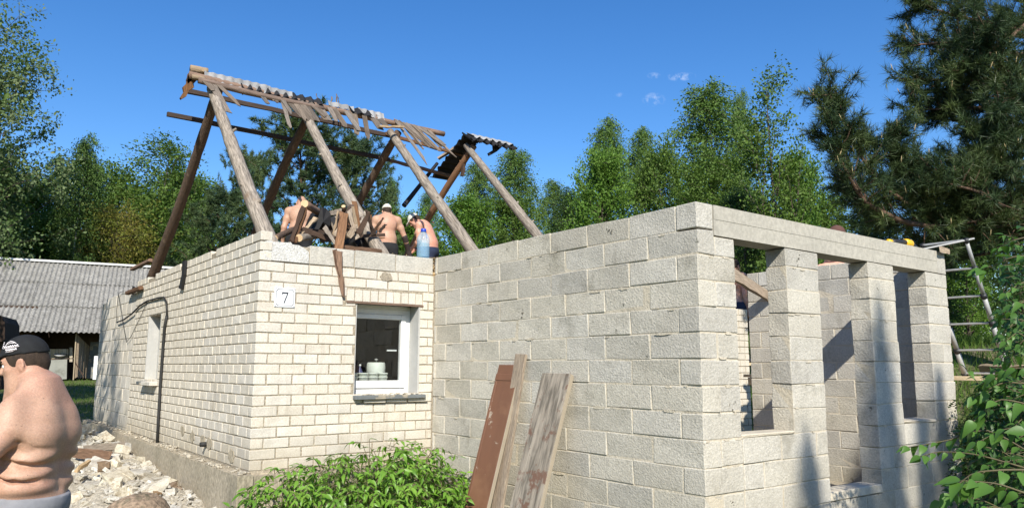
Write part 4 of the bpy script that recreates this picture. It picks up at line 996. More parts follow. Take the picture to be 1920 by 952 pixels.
# ------------------------------------------------------------------ people: one smooth skin grown from a joint skeleton
def rotm(rx=0, ry=0, rz=0): return np.array(Euler((rx, ry, rz), 'XYZ').to_matrix())
class Field:
    """signed distance field of blended limbs, turned into one mesh (surface nets)"""
    def __init__(s, lo, hi, h):
        s.h = h; s.lo = np.array(lo, float); s.n = np.ceil((np.array(hi, float)-s.lo)/h).astype(int)+1
        s.F = np.full(s.n, .25, np.float32)
    def _sub(s, lo, hi):
        a = np.clip(np.floor((lo-s.lo)/s.h).astype(int), 0, s.n); b = np.clip(np.ceil((hi-s.lo)/s.h).astype(int)+1, 0, s.n)
        if np.any(b <= a): return None, None
        ax = [s.lo[i]+s.h*np.arange(a[i], b[i]) for i in range(3)]
        X, Y, Z = np.meshgrid(*ax, indexing='ij', sparse=True)
        return (slice(a[0], b[0]), slice(a[1], b[1]), slice(a[2], b[2])), (X, Y, Z)
    def _mix(s, sl, d, k):
        f = s.F[sl]; h = np.maximum(k-np.abs(f-d), 0)/k
        s.F[sl] = np.minimum(f, d)-h*h*k*.25
    def cap(s, a, b, ra, rb=None, k=.03):
        a = np.array(a, float); b = np.array(b, float); rb = ra if rb is None else rb; m = max(ra, rb)+k+.03
        sl, G = s._sub(np.minimum(a, b)-m, np.maximum(a, b)+m)
        if sl is None: return s
        d = b-a; L2 = max(d @ d, 1e-9); p = [G[i]-a[i] for i in range(3)]
        t = np.clip((p[0]*d[0]+p[1]*d[1]+p[2]*d[2])/L2, 0, 1)
        q = np.sqrt((p[0]-t*d[0])**2+(p[1]-t*d[1])**2+(p[2]-t*d[2])**2)-(ra+(rb-ra)*t)
        s._mix(sl, q, k); return s
    def chain(s, pts, rads, k=.03):
        for i in range(len(pts)-1): s.cap(pts[i], pts[i+1], rads[i], rads[i+1], k)
        return s
    def _ell(s, c, r, Rm, k):
        c = np.array(c, float); r = np.array(r, float); m = r.max()+k+.03
        sl, G = s._sub(c-m, c+m)
        if sl is None: return None, None
        p = [G[i]-c[i] for i in range(3)]
        q = [Rm[0][j]*p[0]+Rm[1][j]*p[1]+Rm[2][j]*p[2] for j in range(3)]
        k0 = np.sqrt((q[0]/r[0])**2+(q[1]/r[1])**2+(q[2]/r[2])**2); k1 = np.sqrt((q[0]/r[0]**2)**2+(q[1]/r[1]**2)**2+(q[2]/r[2]**2)**2)
        return sl, k0*(k0-1)/np.maximum(k1, 1e-6)
    def ell(s, c, r, Rm=np.eye(3), k=.04):
        sl, d = s._ell(c, r, Rm, k)
        if sl is not None: s._mix(sl, d, k)
        return s
    def cut(s, c, r, Rm=np.eye(3), k=.015):
        sl, d = s._ell(c, r, Rm, k)
        if sl is None: return s
        f = s.F[sl]; d = -d; h = np.maximum(k-np.abs(f-d), 0)/k
        s.F[sl] = np.maximum(f, d)+h*h*k*.25; return s
    def groove(s, pts, r, k=.02):
        for a, b in zip(pts[:-1], pts[1:]):
            a = np.array(a, float); b = np.array(b, float); m = r+k+.03
            sl, G = s._sub(np.minimum(a, b)-m, np.maximum(a, b)+m)
            if sl is None: continue
            d = b-a; L2 = d @ d; p = [G[i]-a[i] for i in range(3)]
            t = np.clip((p[0]*d[0]+p[1]*d[1]+p[2]*d[2])/L2, 0, 1)
            q = r-np.sqrt((p[0]-t*d[0])**2+(p[1]-t*d[1])**2+(p[2]-t*d[2])**2)
            f = s.F[sl]; h = np.maximum(k-np.abs(f-q), 0)/k
            s.F[sl] = np.maximum(f, q)+h*h*k*.25
        return s
    def half(s, nrm, d0):
        """keep where nrm.p < d0"""
        ax = [s.lo[i]+s.h*np.arange(s.n[i]) for i in range(3)]; X, Y, Z = np.meshgrid(*ax, indexing='ij', sparse=True)
        s.F = np.maximum(s.F, (nrm[0]*X+nrm[1]*Y+nrm[2]*Z-d0).astype(np.float32)); return s
    def mesh(s):
        F = s.F; n = s.n; ins = F < 0
        c = [(i, j, k) for i in (0, 1) for j in (0, 1) for k in (0, 1)]
        sh = lambda A, o: A[o[0]:n[0]-1+o[0], o[1]:n[1]-1+o[1], o[2]:n[2]-1+o[2]]
        cnt = sum(sh(ins, o).astype(np.int8) for o in c); act = (cnt > 0) & (cnt < 8)
        I = np.argwhere(act); V = np.zeros((len(I), 3)); W = np.zeros(len(I))
        for a in c:
            for ax in range(3):
                if a[ax]: continue
                b = list(a); b[ax] = 1
                fa = F[I[:, 0]+a[0], I[:, 1]+a[1], I[:, 2]+a[2]]; fb = F[I[:, 0]+b[0], I[:, 1]+b[1], I[:, 2]+b[2]]
                m = (fa < 0) != (fb < 0); t = np.where(m, fa/np.where(m, fa-fb, 1), 0)
                P = np.tile(np.array(a, float), (len(I), 1)); P[:, ax] = t
                V += P*m[:, None]; W += m
        V = (I+V/W[:, None])*s.h+s.lo
        ids = -np.ones(n-1, int); ids[tuple(I.T)] = np.arange(len(I)); Q = []
        for ax in range(3):
            u, v = (ax+1) % 3, (ax+2) % 3
            sl0 = [slice(1, -1)]*3; sl0[ax] = slice(0, -1)
            A = ins[tuple(slice(1, n[i]-1) if i != ax else slice(0, n[i]-1) for i in range(3))]
            B = ins[tuple(slice(1, n[i]-1) if i != ax else slice(1, n[i]) for i in range(3))]
            E = np.argwhere(A != B)
            if not len(E): continue
            sgn = A[tuple(E.T)]
            base = E.copy()
            for i in range(3):
                if i != ax: base[:, i] += 1
            def g(du, dv):
                q = base.copy(); q[:, u] -= du; q[:, v] -= dv; return ids[tuple(q.T)]
            q = np.stack([g(1, 1), g(0, 1), g(0, 0), g(1, 0)], 1)
            q[~sgn] = q[~sgn][:, ::-1]; Q.append(q)
        Q = np.concatenate(Q); Q = Q[(Q >= 0).all(1)]
        return V, Q
def bend(V, y0, z0, ang, span=.25, axis=0, sign=1):
    """bow the upper body: rotate everything above z0 about the x (or y) axis, easing in over span"""
    if not ang: return V
    V = V.copy(); t = smooth((V[:, 2]-z0)/span)*ang; c, s = np.cos(t), np.sin(t)
    if axis == 0:
        y, z = V[:, 1]-y0, V[:, 2]-z0; V[:, 1] = y0+c*y+s*z; V[:, 2] = z0-s*y+c*z
    else:
        x, z = V[:, 0], V[:, 2]-z0; V[:, 0] = c*x+s*z; V[:, 2] = z0-s*x+c*z
    return V
def hand(f, w, d, n, side, curl=.7):
    """five fingers; w wrist, d pointing direction, n palm normal, side +1/-1 for the thumb"""
    w = np.array(w, float); d = np.array(d, float); d /= np.linalg.norm(d); n = np.array(n, float); n -= d*(n @ d); n /= np.linalg.norm(n); a = np.cross(d, n)*side
    f.cap(w, w+d*.03, .026, .026, .02)
    for i, (o, L) in enumerate(((.030, .068), (.010, .078), (-.010, .073), (-.028, .058))):
        k0 = w+d*.085+a*o; f.cap(w+d*.02+a*o*.6, k0, .0165, .0125, .012)
        c = curl*(.7+.15*i); d1 = d*math.cos(c*.5)+n*math.sin(c*.5); d2 = d*math.cos(c)+n*math.sin(c); d3 = d*math.cos(c*1.5)+n*math.sin(c*1.5)
        p1 = k0+d1*L*.45; p2 = p1+d2*L*.32; p3 = p2+d3*L*.23
        f.chain([k0, p1, p2, p3], [.0112, .0098, .0092, .0085], .004)
    t0 = w+d*.025+a*.026; t1 = t0+(d*.6+a*.6+n*.3)*.045; t2 = t1+(d*.8+a*.25+n*.4)*.034
    f.chain([t0, t1, t2], [.017, .0125, .0105], .008)
def headprims(f, c, Rm, big=1.):
    """cranium, jaw, nose, brow, lips, ears; c centre of the cranium, y axis of Rm looks forward"""
    P = lambda x, y, z: np.array(c)+Rm @ (np.array((x, y, z))*big)
    S = lambda *r: np.array(r)*big
    f.ell(P(0, -.005, .01), S(.076, .098, .102), Rm, .03); f.ell(P(0, .035, -.055), S(.060, .062, .068), Rm, .03)
    f.cap(P(-.035, .045, -.085), P(0, .082, -.112), .028*big, .022*big, .02); f.cap(P(.035, .045, -.085), P(0, .082, -.112), .028*big, .022*big, .02)
    f.cap(P(-.035, .082, .012), P(.035, .082, .012), .014*big, .014*big, .02)
    f.cap(P(0, .092, .002), P(0, .112, -.036), .009*big, .013*big, .012); f.ell(P(0, .104, -.040), S(.019, .014, .010), Rm, .01)
    f.cap(P(-.045, .062, -.035), P(-.02, .072, -.045), .016*big, .016*big, .02); f.cap(P(.045, .062, -.035), P(.02, .072, -.045), .016*big, .016*big, .02)
    for s in (-1, 1): f.cut(P(s*.032, .098, -.010), S(.020, .016, .013), Rm, .012)
    f.cap(P(-.018, .088, -.066), P(.018, .088, -.066), .007*big, .007*big, .008); f.cap(P(-.016, .087, -.079), P(.016, .087, -.079), .008*big, .008*big, .008)
    f.groove([P(-.022, .096, -.0725), P(.022, .096, -.0725)], .002*big, .004)
    for s in (-1, 1):
        e = P(s*.078, -.008, -.022); E = Rm @ rotm(0, 0, s*.45)
        f.ell(e, S(.009, .020, .033), E, .008); f.cut(P(s*.088, -.004, -.018), S(.007, .010, .019), E, .006)
        f.cap(P(s*.079, -.010, -.048), P(s*.079, -.006, -.054), .008*big, .007*big, .006)
def person(label, loc, yaw, A, group=None):
    """A: pose and build. local axes: x to the person's right, y forward, z up. yaw clockwise from +Y"""
    root = empty('person', loc, label, 'person', group, rz=-yaw)
    h = A.get('h', .0105); fat = A.get('fat', 0.); w = 1+.07*fat
    f = Field((-.62, -.5, -.02), (.62, .72, 1.86), h)
    # legs
    for s, L in ((-1, A.get('legl', {})), (1, A.get('legr', {}))):
        hip = np.array((s*.10*w, 0, .90)); kn = np.array(L.get('knee', (s*.11*w, .02, .49))); an = np.array(L.get('ankle', (s*.12*w, -.02, .085)))
        f.chain([hip, (hip+kn)/2, kn], [.098*w, .082*w, .058*w], .04); f.chain([kn, kn*.65+an*.35+np.array((0, -.02, 0)), an], [.055*w, .056*w, .038], .03)
        f.cap(an+np.array((0, -.04, -.045)), an+np.array((s*.015, .16, -.06)), .042, .03, .03)
    legs = f.F.copy()
    # torso
    f.ell((0, -.015, .95), (.165*w, .125+.03*fat, .14), k=.06)
    if fat:
        f.ell((0, .085, 1.06), (.175*w, .165, .17), k=.07); f.ell((0, .0, 1.10), (.175*w, .148, .14), k=.05)
        f.ell((0, -.025, 1.30), (.165*w, .140, .19), k=.06); f.ell((0, -.06, 1.375), (.14*w, .095, .15), k=.06)
        f.ell((-.08, .06, 1.30), (.10, .10, .09), k=.04); f.ell((.08, .06, 1.30), (.10, .10, .09), k=.04)
    else:
        f.ell((0, .0, 1.10), (.138, .098, .14), k=.06); f.ell((0, .0, 1.26), (.158, .108, .16), k=.06); f.ell((0, -.022, 1.35), (.165, .09, .11), k=.05)
    SH = .185-.004*fat; sz = A.get('shz', 1.415)
    for s in (-1, 1):
        f.cap((s*.05, -.03, 1.475), (s*SH*.92, -.02, sz+.012), .058, .058+.008*fat, .05)
        f.ell((s*.085, -.085-.03*fat, 1.34), (.075, .045, .10), k=.04)
    arms = A['arms']
    for s, (el, wr, hd, hn) in zip((-1, 1), arms):
        sh = np.array((s*SH, -.012, sz)); el = np.array(el, float); wr = np.array(wr, float); q = 1+.28*fat
        f.cap(sh, sh, .066*q, .066*q, .05)
        f.chain([sh, sh*.55+el*.45, el], [.060*q, .054*q, .042*q], .035 if not fat > .5 else .016); f.chain([el, el*.6+wr*.4, wr], [.042*q, .042*q, .027*q], .02)
        hand(f, wr, hd, hn, s, A.get('curl', .8))
    # neck and head
    hc = np.array(A.get('head', (0, .045, 1.625))); Rm = rotm(*A.get('headrot', (0, 0, 0)))
    f.cap((0, -.035, 1.44), hc+np.array((0, -.03, -.065)), .066+.004*fat, .058+.003*fat, .045)
    headprims(f, hc, Rm, A.get('hs', 1.))
    for fn in A.get('extra', ()): fn(f)
    V, Q = f.mesh()
    DF = A.get('deform', lambda v: v)
    link('body', mesh_np('body', DF(V), Q, M[A.get('skin', 'skin')], True), root)
    # trousers: legs and hips, a little fuller, cut at the waist
    g = Field((-.42, -.4, -.02), (.42, .42, 1.2), h)
    wz = A.get('waist', 1.0); inf = A.get('loose', .014)
    for s, L in ((-1, A.get('legl', {})), (1, A.get('legr', {}))):
        hip = np.array((s*.10*w, 0, .90)); kn = np.array(L.get('knee', (s*.11*w, .02, .49))); an = np.array(L.get('ankle', (s*.12*w, -.02, .085)))
        g.chain([hip, (hip+kn)/2, kn], [.098*w+inf, .082*w+inf, .064*w+inf], .04); g.chain([kn, kn*.5+an*.5, an+np.array((0, 0, .03))], [.064*w+inf, .066*w+inf, .052+inf], .03)
    g.ell((0, -.015, .95), (.165*w+inf, .125+.03*fat+inf, .15), k=.06)
    if fat: g.ell((0, .085, 1.06), (.185*w+inf*.7, .17+inf*.7, .17+inf), k=.07); g.ell((0, .0, 1.10), (.185*w+inf*.7, .155+inf*.7, .14), k=.05)
    else: g.ell((0, .0, 1.10), (.138+inf, .098+inf, .14), k=.06)
    tl_ = A.get('tilt', 0.)
    g.half((0, tl_, 1), wz)
    V, Q = g.mesh(); link('trousers', mesh_np('trousers', DF(V), Q, M[A.get('cloth', 'darkcloth')], True), root)
    for s in (-1, 1):                                  # shoes
        L = A.get('legl' if s < 0 else 'legr', {}); an = np.array(L.get('ankle', (s*.12*w, -.02, .085)))
        q = Field(an+np.array((-.12, -.14, -.1)), an+np.array((.12, .28, .06)), h)
        q.cap(an+np.array((0, -.045, -.042)), an+np.array((s*.015, .17, -.055)), .048, .037, .03); q.cap(an+np.array((0, -.02, .0)), an+np.array((0, -.02, .02)), .046, .046, .03)
        V, Q = q.mesh(); link('shoe', mesh_np('shoe', DF(V), Q, M['dark'], True), root)
    # hair and cap in head coordinates
    def headpart(nm, fn, mat, hh=None):
        q = Field((-.16, -.2, -.2), (.16, .26, .2), hh or max(.006, h*.7)); fn(q); V, Q = q.mesh()
        V = (Rm @ (V*A.get('hs', 1.)).T).T+hc
        return link(nm, mesh_np(nm, DF(V), Q, M[mat], True), root)
    if A.get('hair'):
        def hairf(q):
            q.ell((0, -.008, .012), (.0815, .1015, .107), k=.01); q.cap((0, -.075, -.03), (0, -.07, -.055), .034, .03, .03)
            q.half((0, .75, -.9), A.get('hairline', .045)); q.half((0, .95, -.35), .050)
        def hairg(q):
            hairf(q)
            for s in (-1, 1): q.cut((s*.092, -.004, -.030), (.026, .026, .040), k=.006)
        headpart('hair', hairg, A['hair'])
    if A.get('cap'):
        back = A.get('capback', False)
        def capf(q):
            q.ell((0, -.006, .024), (.0865, .110, .106), k=.01); q.half((0, .10, -1), -.030)
            sgn = -1 if back else 1
            q.ell((0, sgn*.120-.006, .034), (.068, .075, .010), rotm(-sgn*.18, 0, 0), k=.014)
        headpart('cap', capf, A['cap'])
    if A.get('eyes'):
        for s in (-1, 1):
            P = hc+Rm @ np.array((s*.031, .0745, -.010)); q = MB().lathe([(.0115*math.sin(t), -.0115*math.cos(t)) for t in np.linspace(.05, 3.09, 9)], 12)
            o = q.build('eye', M['enamel'], None, True); V = DF(np.array([P]))[0]; o.location = V; o.parent = root
            o = MB().lathe([(.0052*math.sin(t), -.0052*math.cos(t)) for t in np.linspace(.05, 3.09, 7)], 10).build('iris', M['hair'], None, True); o.location = DF((P+Rm @ np.array((0, .0075, 0)))[None])[0]; o.parent = root
            b = MB().tube([DF((hc+Rm @ np.array((s*x, y, z)))[None])[0] for x, y, z in ((.014, .098, .012), (.032, .094, .018), (.05, .078, .012))], [.004, .005, .003], 5).build('eyebrow', M['hair'], root, True)
    for k_, (a_, b_, ra, rb) in enumerate(A.get('sleeves', ())):
        q = Field(np.minimum(a_, b_)-.12, np.maximum(a_, b_)+.12, h); q.cap(a_, b_, ra, rb, .01); V, Q = q.mesh()
        link('sleeve', mesh_np('sleeve', DF(V), Q, M['glove'], True), root)
    return root, hc, Rm

# the man in the foreground, bare backed, seen from behind his left shoulder
def backfolds(f):
    f.groove([(0, -.20, 1.46), (0, -.225, 1.36), (0, -.215, 1.24), (0, -.19, 1.12), (0, -.175, 1.03)], .010, .05)
    for s in (-1, 1):
        f.ell((s*.10, -.055, 1.225), (.105, .108, .060), rotm(0, s*.25, 0), .05); f.ell((s*.10, -.035, 1.125), (.118, .120, .058), rotm(0, s*.12, 0), .04)
        f.ell((s*.09, -.03, 1.04), (.125, .125, .062), k=.05)
        f.groove([(s*.205, .02, 1.225), (s*.185, -.085, 1.185), (s*.12, -.165, 1.165)], .010, .022)
        f.groove([(s*.21, .05, 1.125), (s*.195, -.06, 1.095), (s*.14, -.155, 1.08)], .009, .02)
        f.groove([(s*.20, -.06, 1.34), (s*.17, -.13, 1.285), (s*.105, -.19, 1.265)], .010, .035)
    f.ell((-.10, -.105, 1.36), (.08, .05, .10), rotm(.1, .25, 0), .07); f.ell((.10, -.105, 1.36), (.08, .05, .10), rotm(.1, -.25, 0), .07)
FA = dict(h=.008, fat=1., skin='skin', cloth='jersey', waist=1.0, tilt=-.10, loose=.018, hair='hair', cap='capblack', eyes=True, hairline=.09,
          head=(0, .055, 1.595), headrot=(-.24, 0, .18), hs=.94, shz=1.395,
          arms=(((-.37, .09, 1.13), (-.33, .36, 1.03), (.15, 1, -.1), (.8, 0, -.5)), ((.32, .13, 1.14), (.16, .37, 1.08), (-.3, 1, -.05), (-.8, 0, -.5))), extra=(backfolds,),
          deform=lambda V: np.concatenate([V[:, :2], np.interp(V[:, 2], [-1, 1.0, 1.2, 1.36, 1.42, 1.47, 1.52, 3], [-1, 1.0, 1.15, 1.262, 1.312, 1.395, 1.52, 3])[:, None]], 1))
fyaw = R(-55); ear = at(39, 683, 3.5)
Rz = np.array(Matrix.Rotation(-fyaw, 3, 'Z')); loc = ear-Rz @ (np.array(FA['head'])+rotm(*FA['headrot']) @ np.array((-.079, -.008, -.022))*FA['hs'])
fm, hc, Rm = person('shirtless heavy man in a black cap and grey sweatpants walking past the rubble', tuple(loc), fyaw, FA)
em = MB()
def capside(y, z):
    a, b, c = .0865, .110, .106; q = max(0., 1-((y+.006)/b)**2-((z-.024)/c)**2); return hc+Rm @ np.array((-a*math.sqrt(q)-.0005, y, z))
def stroke(pts, r): em.tube([capside(y, z) for y, z in pts], r, 5)
stroke([(.046, .079), (.036, .092), (.022, .097), (.008, .090), (-.004, .080)], .0022); stroke([(.036, .084), (.022, .089), (.006, .084)], .002)
for row, (z0, y0, y1) in enumerate(((.074, .056, -.012), (.058, .046, -.004))):
    n = 22; stroke([(y0+(y1-y0)*i/n, z0-.004*i/n+.0055*math.sin(i*1.9)*(1 if i % 5 else 1.5)) for i in range(n+1)], .0022)
stroke([(.06, .069), (.03, .066), (-.016, .064)], .0016); stroke([(.046, .049), (.01, .047)], .0014)
em.build('cap_embroidery', M['thread'], fm, True)
fr = MB()
def capfront(x, z):
    a, b, c = .0865, .110, .106; q = max(0., 1-(x/a)**2-((z-.024)/c)**2); return hc+Rm @ np.array((x, b*math.sqrt(q)-.0055, z))
for x, z in ((-.034, .10), (-.044, .092), (-.050, .084), (-.054, .076)): fr.tube([capfront(x, z), capfront(x-.004, z-.003)], .0025, 5)
fr.build('cap_embroidery', M['thread'], fm, True)

# three men at work on the attic floor
FL = 2.105
def place(u, v, t, dz): p = at(u, v, t); return (p[0], p[1], FL+dz)
down = (0, 0, -1)
m1 = place(564, 372, 11.5, 0)
m1o, _, _ = person('bare backed man with cropped hair behind the cut log on the attic', m1, R(27), dict(fat=.25, skin='skin', cloth='darkcloth', headrot=(-.15, 0, .1), head=(0, .06, 1.62),
       arms=(((-.25, .0, 1.13), (-.27, .10, .90), (0, .2, -1), (1, 0, 0)), ((.25, .10, 1.15), (.16, .34, 1.04), (-.2, 1, -.1), (0, 0, -1))), deform=lambda V: bend(V, 0, .98, .15)))
m1o.scale = (.91, .91, .875)
m2 = place(726, 392, 12.25, -.06)
sl2 = [((.30, .05, 1.14), (.37, .20, .92), .050, .040)]
m2o, _, _ = person('bare backed man in a white cap with one dark sleeve on the attic', m2, R(24), dict(fat=.15, skin='skin', cloth='darkcloth', hair='hair', cap='capwhite', capback=False, headrot=(-.2, 0, .15), head=(0, .05, 1.61),
       arms=(((-.26, .04, 1.15), (-.24, .24, .98), (.1, .7, -.6), (1, 0, 0)), ((.32, .06, 1.15), (.40, .22, .92), (.3, .4, -.9), (-1, 0, 0))), sleeves=[((.32, .06, 1.15), (.40, .22, .92), .052, .042), ((.40, .22, .92), (.43, .27, .83), .045, .05)],
       deform=lambda V: bend(V, 0, .98, .12)))
m3 = place(808, 402, 12.9, -.05)
m3o, _, _ = person('stooping shirtless man in a pale cap behind the water bottle', m3, R(-42), dict(fat=.1, skin='skin_red', cloth='bluecloth', hair='hair', cap='capwhite', headrot=(-.45, 0, .1), head=(0, .09, 1.60),
       arms=(((-.22, .12, 1.14), (-.14, .30, .98), (.1, .6, -.7), (1, 0, 0)), ((.24, .10, 1.14), (.20, .34, 1.02), (-.1, .8, -.5), (-1, 0, 0))),
       deform=lambda V: bend(V, 0, .98, .38, .35)))
m2o.scale = (.93, .93, .93); m3o.scale = (.95, .95, .95)
# two helpers on the scaffold behind the right wall
p4 = at(1574, 425, 9.75); person('helper in a brown cap whose head just shows over the concrete beam', (p4[0], p4[1], 1.085), R(-60), dict(fat=.1, skin='skin_red', cloth='darkcloth', hair='hair', cap='capbrown',
       arms=(((-.30, .08, 1.20), (-.2, .33, 1.2), (.1, 1, 0), (0, 0, -1)), ((.28, .1, 1.16), (.18, .34, 1.1), (-.1, 1, 0), (0, 0, -1)))))
p5 = at(1375, 503, 12.8); person('helper whose face shows in the first gap of the block annex', (p5[0], p5[1], 2.72-1.62), R(88), dict(fat=.0, skin='skin_red', cloth='bluecloth', hair='hair', eyes=True,
       arms=(((-.22, -.03, 1.12), (-.22, .06, .88), (0, .2, -1), (1, 0, 0)), ((.22, -.03, 1.12), (.22, .06, .88), (0, .2, -1), (-1, 0, 0)))))

tt = empty('trestle', (p5[0], p5[1], .5), 'plank trestle behind the low brick wall end under the helper', 'trestle')
o = MB().cbox(p5[0]-.5, p5[0]+.7, p5[1]-.25, p5[1]+.3, 1.05, 1.095, .004, .002).build('plank', M['newplank']); under(o, tt)
for sx_ in (-.4, .6):
    for sy_ in (-.2, .25):
        o = MB().cbox(p5[0]+sx_-.03, p5[0]+sx_+.03, p5[1]+sy_-.03, p5[1]+sy_+.03, -.3, 1.048, .004, .002).build('leg', M['newplank']); under(o, tt)
sb_ = empty('step_block', (p4[0], p4[1], .927), 'grey concrete block used as a step under the helper in the brown cap', 'block')
o = MB().cbox(p4[0]-.25, p4[0]+.25, p4[1]-.22, p4[1]+.22, .928, 1.084, .008, .004).build('block', M['block']); under(o, sb_)
# ------------------------------------------------------------------ trees
class Leafer:
    def __init__(s): s.T = []; s.L = []
    def tube(s, pts, rad, n=5):
        pts = np.asarray(pts, float); rad = np.asarray(rad, float); m = len(pts)
        d = np.gradient(pts, axis=0); d /= np.linalg.norm(d, axis=1)[:, None]+1e-9
        up = np.where(np.abs(d[:, 2:3]) > .9, np.array([[1., 0, 0]]), np.array([[0, 0, 1.]])); a = np.cross(d, up); a /= np.linalg.norm(a, axis=1)[:, None]; b = np.cross(d, a)
        th = np.linspace(0, 2*np.pi, n, endpoint=False)
        V = pts[:, None]+(a[:, None]*np.cos(th)[None, :, None]+b[:, None]*np.sin(th)[None, :, None])*rad[:, None, None]
        i = np.arange(m-1)[:, None]*n; k = np.arange(n)[None]; k2 = (k+1) % n
        s.T.append((V.reshape(-1, 3), np.stack([i+k, i+k2, i+n+k2, i+n+k], -1).reshape(-1, 4)))
    @staticmethod
    def join(A):
        Vs, Fs, b = [], [], 0
        for V, F in A: Vs.append(V); Fs.append(F+b); b += len(V)
        return np.concatenate(Vs), np.concatenate(Fs)
def unit(v): return v/(np.linalg.norm(v, axis=-1, keepdims=True)+1e-9)
def leaf_quads(rg, C, size, aspect=.55, dirs=None, flat=.45, var=.35):
    """diamond leaves centred at C"""
    n = len(C); d = rg.normal(size=(n, 3)) if dirs is None else dirs+rg.normal(size=(n, 3))*.45
    d = unit(d); nn = rg.normal(size=(n, 3)); nn[:, 2] += flat*2; w = unit(np.cross(nn, d)); s = size*(1+rg.uniform(-var, var, (n, 1)))
    up = unit(np.cross(d, w))
    V = np.stack([C-d*s*.5, C+w*s*aspect*.5-up*s*.06, C+d*s*.5, C-w*s*aspect*.5-up*s*.06], 1).reshape(-1, 3)
    return V, np.arange(4*n).reshape(-1, 4)
def needle_tris(rg, P, D, L, n, width, spread=.8):
    """tufts of needles at P pointing along D"""
    m = len(P); D = unit(D); p = np.repeat(P, n, 0); d0 = np.repeat(D, n, 0)
    d = unit(d0*rg.uniform(.25, 1.0, (m*n, 1))+unit(rg.normal(size=(m*n, 3)))*spread)
    back = rg.uniform(0, .9, (m*n, 1))*L*.9
    b = p-d0*back; w = unit(np.cross(d, rg.normal(size=(m*n, 3))))*width*.5; l = L*rg.uniform(.7, 1.1, (m*n, 1))
    V = np.stack([b-w, b+w, b+d*l], 1).reshape(-1, 3)
    return V, np.arange(3*m*n).reshape(-1, 3)
def envelope(kind, t):
    if kind == 'oval': return np.sqrt(np.clip(1-((t-.45)/.56)**2, 0, 1))
    if kind == 'column': return np.clip(np.minimum(t*5+.25, (1-t)*2.6+.10), 0, 1)**.8
    if kind == 'cone': return np.clip(1.02-t, 0, 1)**.8
    if kind == 'wide': return np.sqrt(np.clip(1-((t-.35)/.66)**2, 0, 1))
    return np.clip(1-t, .1, 1)
def grow(seed, H, RAD, base, env, nl, nt, m, leaf, lmat, bmat, droop=0., elev=.5, rtrunk=.1, aspect=.55, twig=.3, gap=.0, needles=0, jitter=.16, multi=1, upcurl=0., wid=.012):
    """one tree, foot at the origin: (trunk mesh, crown mesh)"""
    rg = np.random.default_rng(seed); W = Leafer(); LV = []
    for st in range(multi):
        off = rg.uniform(-.12, .12, 3)*H*(multi > 1); off[2] = 0; Hs = H*(1 if st == 0 else rg.uniform(.6, .85))
        tz = np.linspace(0, 1, 9); tp = np.stack([off[0]*tz+.02*H*np.sin(tz*3+seed)*tz, off[1]*tz+.02*H*np.cos(tz*2.3+seed)*tz, tz*Hs], 1)
        W.tube(tp, rtrunk*(1-.9*tz)/(1 if st == 0 else 1.6), 7)
        ga = rg.uniform(0, 6.28); nls = nl//multi
        for i in range(nls):
            t = ((i+.5)/nls); z = base+(1-base)*t; az = ga+i*2.39996+rg.uniform(-.4, .4)
            r = RAD*float(envelope(env, t))*rg.uniform(.6, 1.12)
            if rg.random() < gap: continue
            el = elev*(1.1-.4*t)+rg.uniform(-.25, .25)+(.5*t if env != 'cone' else 0)
            d = np.array([math.cos(az)*math.cos(el), math.sin(az)*math.cos(el), math.sin(el)])
            p0 = np.array([np.interp(z*Hs, tp[:, 2], tp[:, k]) for k in range(3)]); u = np.linspace(0, 1, 5)[:, None]
            L = max(r, .05*H)
            pts = p0+d*L*u+np.array([0, 0, 1])*(upcurl-droop*.35)*L*u**2+rg.normal(size=(5, 3))*L*.03*u
            W.tube(pts, np.linspace(rtrunk*.30*(1-.75*t)+.004, .004, 5), 4)
            q = rg.uniform(.25, 1.02, nt); q[0] = 1.0
            P = np.stack([np.interp(q, u[:, 0], pts[:, k]) for k in range(3)], 1)
            td = unit(d+rg.normal(size=(nt, 3))*.8); td[:, 2] -= droop*1.6; td = unit(td)
            tl = twig*RAD*rg.uniform(.5, 1.2, (nt, 1))*(1+droop*.6)
            if needles:
                ns = max(1, int(round(m))); s = rg.uniform(.0, 1, (nt, ns, 1)); C = (P[:, None]+td[:, None]*tl[:, None]*s+rg.normal(size=(nt, ns, 3))*RAD*.03).reshape(-1, 3)
                DD = unit(np.repeat(td, ns, 0)+np.array([0, 0, .6])+rg.normal(size=(nt*ns, 3))*.35); LV.append(needle_tris(rg, C, DD, leaf, needles, wid))
            else:
                s = rg.uniform(0, 1, (nt, m, 1)); C = (P[:, None]+td[:, None]*tl[:, None]*s+rg.normal(size=(nt, m, 3))*RAD*jitter*.35).reshape(-1, 3)
                DD = np.repeat(td, m, 0) if droop else None
                LV.append(leaf_quads(rg, C, leaf, aspect, DD))
            for k in range(0, nt, 3): W.tube(np.stack([P[k], P[k]+td[k]*tl[k]]), [.006, .003], 3)
    nt_ = [T[1].shape[0] for T in W.T]; V, F = Leafer.join(W.T); tm = mesh_np('trunk_shape', V, F, M[bmat], True)
    if bmat == 'birchbark':
        tm.materials.append(M['trunk']); tm.polygons.foreach_set('material_index', np.concatenate([np.full(k, 0 if k > 40 else 1, np.int32) for k in nt_]))
    V, F = Leafer.join(LV); cm = mesh_np('crown_shape', V, F, M[lmat])
    return tm, cm, H
